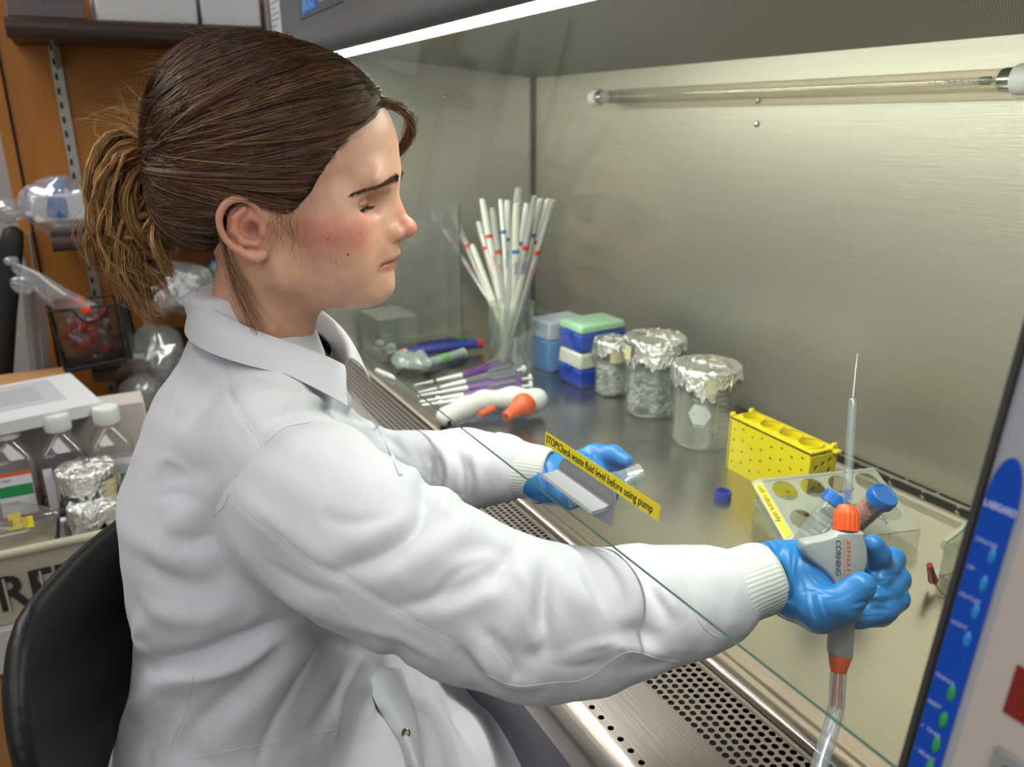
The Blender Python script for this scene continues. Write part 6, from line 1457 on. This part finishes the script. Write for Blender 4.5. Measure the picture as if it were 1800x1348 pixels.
# dark tube, bracket and grey profiles at the far left
t = thing('black_roll', 'black padded roll leaning upright at the far left edge', 'roll', (0, 0, 0))
MB().tube([P(-8, 700, X=-1.93), P(2, 560, X=-1.93), P(20, 430, X=-1.93), P(24, 405, X=-1.93), P(24, 398, X=-1.93)], [.030, .028, .022, .018, .006], 16).obj('roll_body', mat('soft_black', '151517', .6), t, smooth=60)
t = thing('steel_hook', 'bent grey wire hook on the edge of the oak board', 'hook', (0, 0, 0))
MB().tube([P(48, 470, X=-2.17), P(38, 440, X=-2.17), P(33, 418, X=-2.17), P(40, 409, X=-2.17), P(52, 410, X=-2.17), P(60, 470, X=-2.17)], .004, 8).obj('wire', STD, t, smooth=60)
for i, (u0, u1, c_) in enumerate(((52, 62, 'd2d0cf'), (63, 74, '8f8b8c'), (76, 90, '77696a'))):
    t = thing('grey_profile', ('pale', 'mid grey', 'brown grey')[i] + ' long flat strip standing upright left of the basket', 'strip', (0, 0, 0), group='strips left of the basket')
    a_, b_ = P(u0, 640, X=-2.0 + .02 * i), P(u1, 640, X=-2.0 + .02 * i); w_ = b_[1] - a_[1]
    c0_, c1_ = P(u0 - 16, 490, X=-2.0 + .02 * i), P(u1 - 16, 490, X=-2.0 + .02 * i)
    bt0, bt1 = a_ * 1.0, b_ * 1.0; k_ = .28; bt0 = a_ + (a_ - c0_) * k_; bt1 = b_ + (b_ - c1_) * k_; dx = A(-.012, 0, 0)
    MB().loft([[bt0, bt1, bt1 + dx, bt0 + dx], [c0_, c1_, c1_ + dx, c0_ + dx]]).obj('strip_body', mat('strip_grey_%d' % i, c_, .5), t)
# bin of supplies
BINM = mat('cream_bin_plastic', 'b3ab98', .5, noise=(20, .06))
bn = thing('storage_bin', 'cream storage bin with black stencilled lettering holding the media bottles', 'bin', (0, 0, 0))
zb = .688
MB().box((-1.62, -.22, zb - .004), (.58, .70, .008)).obj('bin_floor', mat('cream_bin_inside', 'b0a992', .6, noise=(8, .08)), bn)
MB().loft([[(-1.330, -.58, .585), (-1.330, .135, .585), (-1.90, .135, .585), (-1.90, -.58, .585)], [(-1.322, -.59, .708), (-1.322, .14, .708), (-1.91, .14, .708), (-1.91, -.59, .708)], [(-1.328, -.584, .708), (-1.328, .134, .708), (-1.904, .134, .708), (-1.904, -.584, .708)], [(-1.334, -.575, .684), (-1.334, .13, .684), (-1.896, .13, .684), (-1.896, -.575, .684)]], cap1=False).obj('bin_wall', BINM, bn, smooth=20)
MB().tube([(-1.322, -.59, .708), (-1.322, .14, .708)], .0075, 10).obj('rolled_rim', BINM, bn)
bsM = basis(A(-1.3245, -.212, .612), A(0, 1, 0), nrm(A(.065, 0, 1)), A(1, 0, 0))
text('stencil_lettering', 'REF', .086, mat('stencil_black', '2a2824', .8), bsM, bn, bold=.0018, ext=.0004, sx=.85)
for (dy, dz, w_, h_) in ((.0145, .037, .0032, .05), (.0640, .037, .0032, .05)):
    MB().box((dy, .026, .0006), (w_, .062, .0006), bsM).obj('stencil_gap', BINM, bn)
# media bottles
PET = clear('clear_pet', 'f0eeee', .06, .06, .10, 'd9d5d8', 1.0)
def bottle(label, x, y, z, liq, lvl, rz=0.0):
    t = thing('media_bottle', label, 'bottle', (x, y, z), (0, 0, rz), 'media bottles in the bin')
    def sq(w, zz, rr=.010, n=5):
        out = []
        for (sx_, sy_, a0) in ((1, 1, 0), (-1, 1, PI / 2), (-1, -1, PI), (1, -1, 3 * PI / 2)):
            for k in range(n): a_ = a0 + k * PI / 2 / (n - 1); out.append((sx_ * (w - rr) + rr * math.cos(a_), sy_ * (w - rr) + rr * math.sin(a_), zz))
        return out
    MB().loft([sq(.032, .0), sq(.0345, .003), sq(.0345, .108), sq(.032, .114), sq(.0175, .139, .0172), sq(.0165, .142, .0164), sq(.0165, .150, .0164)], cap1=False).obj('bottle_body', PET, t, smooth=35)
    MB().loft([sq(.0315, .002), sq(.0340, .004), sq(.0340, lvl)]).obj('medium', liq, t, smooth=35)
    MB().lathe([(.0200, .145), (.0210, .147), (.0210, .171), (.0195, .174), (.0001, .1745)], (0, 0, 0), 36, cap0=True, cap1=False).obj('white_cap', WHITE, t, smooth=40)
    mb = MB()
    for i in range(40): a_ = i * PI / 20; mb.cyl((.0210 * math.cos(a_), .0210 * math.sin(a_), .149), (.0210 * math.cos(a_), .0210 * math.sin(a_), .170), .0005, seg=4)
    mb.obj('cap_ribs', WHITE, t)
    return t
LM = basis((.0350, 0, 0), (0, 1, 0), (0, 0, 1), (1, 0, 0))
RM = mat('red_medium', '7e1420', .15); PM = mat('purple_medium', '4d1f4e', .2); PKM = mat('pinkish_clear', 'a89a98', .2)
GRN = mat('label_green', '1f8f4f', .6); ORL = mat('label_orange', 'e2571f', .6)
zt = .690
b1 = bottle('left media bottle with orange and green banded white label and red liquid', -1.503, -.172, zt, RM, .032)
MB().box((0, .054, 0), (.052, .078, .0004), LM, ).obj('paper_label', PAPER, b1)
MB().box((0, .090, .0003), (.052, .006, .0003), LM).obj('orange_band', ORL, b1); MB().box((.0, .060, .0003), (.050, .020, .0003), LM).obj('green_band', GRN, b1)
text('label_lettering', '≡ MEM', .006, INKG, basis((.0356, -.022, .078), (0, 1, 0), (0, 0, 1), (1, 0, 0)), b1); text('label_lettering', 'Y  500 mL', .006, INKG, basis((.0356, -.020, .036), (0, 1, 0), (0, 0, 1), (1, 0, 0)), b1)
b2 = bottle('middle media bottle full of dark purple liquid with a white side label', -1.500, -.096, zt, PM, .088)
MB().box((-.026, .052, 0), (.014, .076, .0004), LM).obj('paper_label', PAPER, b2)
b3 = bottle('right media bottle with green and white printed label next to the coat', -1.497, -.020, zt, PKM, .070)
MB().box((.002, .050, 0), (.054, .074, .0004), LM).obj('paper_label', PAPER, b3); MB().box((.010, .040, .0003), (.020, .036, .0003), LM).obj('green_panel', mat('soft_green', '7fb294', .6), b3); MB().box((-.020, .082, .0003), (.005, .005, .0003), LM).obj('green_mark', GRN, b3)
text('label_lettering', 'cytiva', .006, INKG, basis((.0356, -.014, .080), (0, 1, 0), (0, 0, 1), (1, 0, 0)), b3)
mb = MB()
for i in range(5): mb.box((.004, .074 - .005 * i, .0003), (.034 - .003 * (i % 2), .0014, .0003), LM)
mb.obj('label_print', INKG, b3)
t = thing('green_label_bottle', 'low bottle with green label wedged between the foil beaker and the coat', 'bottle', (-1.405, .008, zt))
MB().lathe([(.018, 0), (.020, .003), (.020, .070), (.010, .085), (.010, .095)], seg=24).obj('bottle_body', PET, t, smooth=50); MB().lathe([(.0205, .015), (.0205, .062)], seg=24, cap0=False, cap1=False).obj('green_label', mat('leafy_green', '3d8a48', .5), t, smooth=60)
# boxes behind the bottles
t = thing('cream_box', 'long cream cardboard box standing directly behind the three bottles', 'box', (0, 0, 0))
MB().box((-1.595, -.165, zt + .077), (.07, .42, .154), bev=.002).obj('box_body', mat('cream_card', 'c0b6b0', .75), t); MB().box((-1.5595, .00, zt + .02), (.001, .09, .04)).obj('brown_panel', mat('tan_card', 'b9895a', .75), t)
t = thing('brown_carton', 'brown carton behind the cream box carrying the flat white box', 'carton', (0, 0, 0))
MB().box((-1.76, -.28, zt + .077), (.24, .40, .154), bev=.002).obj('carton_body', mat('tan_card', 'b9895a', .75), t)
t = thing('white_box', 'flat white box with printed lid lying on top of the cream box', 'box', (-1.6135, -.0560, 0), (0, 0, .22))
MB().box((0, -.170, .8595), (.22, .36, .026), bev=.003).obj('box_body', mat('white_card', 'd4d3d8', .6), t)
MB().box((-.015, -.165, .8728), (.15, .26, .0006)).obj('printed_sheet', mat('grey_print_sheet', 'b8b8be', .7), t)
text('lid_lettering', 'CULTURE', .016, INKG, basis((-.070, -.19, .8734), (0, 1, 0), (-1, 0, 0), (0, 0, 1)), t)
mb = MB()
for i in range(7): mb.box((-.055 + i * .014, -.165, .8733), (.0025, .20, .0003))
mb.obj('lid_print', INKG, t)
# foil covered beakers
t = thing('foil_beaker', 'foil covered beaker of red pieces with striped tape in front of the bottles', 'beaker', (-1.432, -.064, zt), group='foil beakers in the bin')
glass_cup(t, .041, .092); bits(t, .037, .006, .055, 160, mat('dark_red_bits', '7a2018', .5), 'red_pieces', 9)
foil_cap('foil_cover', (0, 0, 0), .0455, .096, .040, t, 14)
a_ = camang(-1.432, -.064); cyl_patch((0, 0), .0500, a_ + .40, a_ + .95, .035, .080, 6).obj('tape_strip', MASK, t)
for k in range(4): MB().tube([(.0504 * math.cos(a_ + .42 + .0), .0504 * math.sin(a_ + .42), .040 + .011 * k), (.0504 * math.cos(a_ + .9), .0504 * math.sin(a_ + .9), .046 + .011 * k)], .0008, 4).obj('tape_stripe', INK, t)
t = thing('foil_cup', 'low cup wrapped wholly in crinkled foil, nearest item in the bin', 'cup', (-1.378, -.060, zt), group='foil beakers in the bin')
foil_cap('foil_cover', (0, 0, 0), .0385, .052, .048, t, 17)
pn = thing('steel_pan', 'shallow steel pan under the foil covered beakers', 'pan', (0, 0, 0))
MB().loft([[(-1.345, -.118, zt), (-1.345, .03, zt), (-1.46, .03, zt), (-1.46, -.118, zt)], [(-1.341, -.122, zt + .012), (-1.341, .034, zt + .012), (-1.464, .034, zt + .012), (-1.464, -.122, zt + .012)], [(-1.343, -.120, zt + .012), (-1.343, .032, zt + .012), (-1.462, .032, zt + .012), (-1.462, -.120, zt + .012)], [(-1.347, -.116, zt + .0015), (-1.347, .028, zt + .0015), (-1.458, .028, zt + .0015), (-1.458, -.116, zt + .0015)]]).obj('pan_body', STEEL_BRIGHT, pn, smooth=30)
# lying conical bottle
t = thing('lying_bottle', 'clear bottle lying on its side with yellow tape, before the left media bottle', 'bottle', (0, 0, 0))
o_ = A(-1.405, -.330, zt + .033)
MB().lathe([(.0003, 0), (.030, .001), (.032, .006), (.032, .165), (.008, .216), (.0065, .220), (.0065, .232)], o_, 32, (.03, 1, 0.01), cap1=False).obj('bottle_body', PET, t, smooth=50)
MB().lathe([(.0085, .219), (.0085, .236)], o_, 16, (.03, 1, .01)).obj('dark_stopper', BLACK, t)
MB().box((0, 0, 0), (.017, .026, .0005), basis(o_ + A(.0295, .158, .013), (0, 1, 0), nrm(A(-.45, 0, .9)), nrm(A(.9, 0, .45)))).obj('yellow_tape', YEL, t)
MB().box((0, 0, 0), (.015, .018, .0005), basis(o_ + A(.0305, .175, .008), (0, 1, 0), nrm(A(-.3, 0, .95)), nrm(A(.95, 0, .3)))).obj('yellow_tape', YEL, t)
text('tape_lettering', '10%', .008, INK, basis(o_ + A(.0335, .155, .005), (0, 0, 1), (0, -1, 0), (1, 0, 0)), t)
# boxes below
CARD = mat('brown_cardboard', 'a5733f', .8, noise=(30, .07))
t = thing('white_carton', 'white carton layer directly under the cream storage bin', 'carton', (0, 0, 0))
MB().box((-1.60, -.22, .5445), (.57, .70, .077), bev=.002).obj('carton_body', mat('off_white_card', 'b9b6b8', .7), t)
yy = [-.57, -.348, -.226, -.103, .13]
for tier in range(2):
    for i in range(4):
        y0, y1 = yy[i] + .003, yy[i + 1] - .003; z0 = .003 + .252 * tier
        pos = ('leftmost', 'second from left', 'third from left', 'rightmost')[i]
        t = thing('cardboard_box', f'brown cardboard box, {pos} in the {"upper" if tier else "lower"} row under the white carton', 'box', (0, 0, 0), group='cardboard boxes under the bin')
        MB().box((-1.60, (y0 + y1) / 2, z0 + .125), (.56 - .012 * (i % 2), y1 - y0, .248), bev=.003).obj('box_body', CARD, t)
        MB().box((-1.60, (y0 + y1) / 2, z0 + .2495), (.562, min(.05, (y1 - y0) * .5), .0012)).obj('packing_tape', mat('tan_tape', 'b88a55', .4), t)
        MB().box((-1.3185 - .006 * (i % 2), (y0 + y1) / 2, z0 + .2), (.0012, min(.05, (y1 - y0) * .5), .09)).obj('packing_tape', mat('tan_tape', 'b88a55', .4), t)
        if i == 3 and tier: text('stamp_lettering', 'G', .05, INK, basis((-1.3220, -.06, z0 + .05), (0, 1, 0), (0, 0, 1), (1, 0, 0)), t)
# red label and grey casting on the cabinet's right edge
# ------------------------------------------------------------------ supplies along the left wall, seen only mirrored in the sash
rk2 = thing('wire_rack', 'grey steel shelf rack of supplies, seen mirrored in the glass sash', 'rack', (0, 0, 0))
for (x_, y_) in ((-3.06, -.72), (-3.06, -1.95), (-2.66, -.72), (-2.66, -1.95)): MB().cyl((x_, y_, .003), (x_, y_, 2.0), .012, seg=10).obj('post', STD, rk2)
for z_ in (.95, 1.265, 1.52): MB().box((-2.86, -1.335, z_), (.42, 1.25, .02), bev=.004).obj('shelf_board', STD, rk2)
t = thing('orange_box', 'orange cardboard box mirrored in the glass right of the pipette fan', 'box', (0, 0, 0)); MB().box((-2.85, -1.12, 1.338), (.30, .20, .125), bev=.003).obj('box_body', mat('orange_card', 'd8633a', .7), t)
t = thing('white_label_box', 'small white box on top of the mirrored orange box', 'box', (0, 0, 0)); MB().box((-2.85, -1.07, 1.432), (.20, .11, .06), bev=.003).obj('box_body', PAPER, t)
t = thing('yellow_lidded_box', 'grey box with yellow lid edge on the mirrored rack', 'box', (0, 0, 0)); MB().box((-2.85, -1.42, 1.36), (.30, .30, .165), bev=.003).obj('box_body', mat('beige_card', 'b7a98c', .7), t); MB().box((-2.85, -1.42, 1.452), (.31, .31, .016)).obj('yellow_lid', mat('mustard_card', 'd8b534', .7), t)
for i, (y_, w_) in enumerate(((-.92, .26), (-1.25, .30), (-1.62, .30))):
    t = thing('grey_bin', ('nearest', 'middle', 'farthest')[i] + ' grey bin on the lower board of the mirrored rack', 'bin', (0, 0, 0), group='grey bins on the mirrored rack'); MB().loft([[(-2.99, y_ - w_ * .45, .963), (-2.72, y_ - w_ * .45, .963), (-2.72, y_ + w_ * .45, .963), (-2.99, y_ + w_ * .45, .963)], [(-3.0, y_ - w_ * .5, 1.19), (-2.70, y_ - w_ * .5, 1.19), (-2.70, y_ + w_ * .5, 1.19), (-3.0, y_ + w_ * .5, 1.19)]]).obj('bin_body', mat('mid_grey_bin', '7d7f86', .5), t)
for i, y_ in enumerate((-.80, -.90)):
    t = thing('spray_bottle', ('left', 'right')[i] + ' white spray bottle with yellow trigger, mirrored in the glass', 'spray bottle', (-2.80, y_, 1.532), (0, 0, .4 * i), 'yellow topped spray bottles')
    MB().lathe([(.038, 0), (.042, .005), (.042, .11), (.030, .14), (.014, .165), (.014, .175)], seg=20).obj('bottle_body', WHITE, t, smooth=50)
    MB().box((.012, 0, .192), (.075, .024, .032), bev=.005).box((.038, 0, .160), (.010, .014, .045), bev=.003).obj('yellow_trigger', mat('spray_yellow', 'efc818', .4), t)
MB().box((XL + .004, YB - .004, (S + 1.44) / 2), (.006, .006, 1.432 - S)).obj('corner_joint', mat('dark_joint', '56554e', .6), cab)
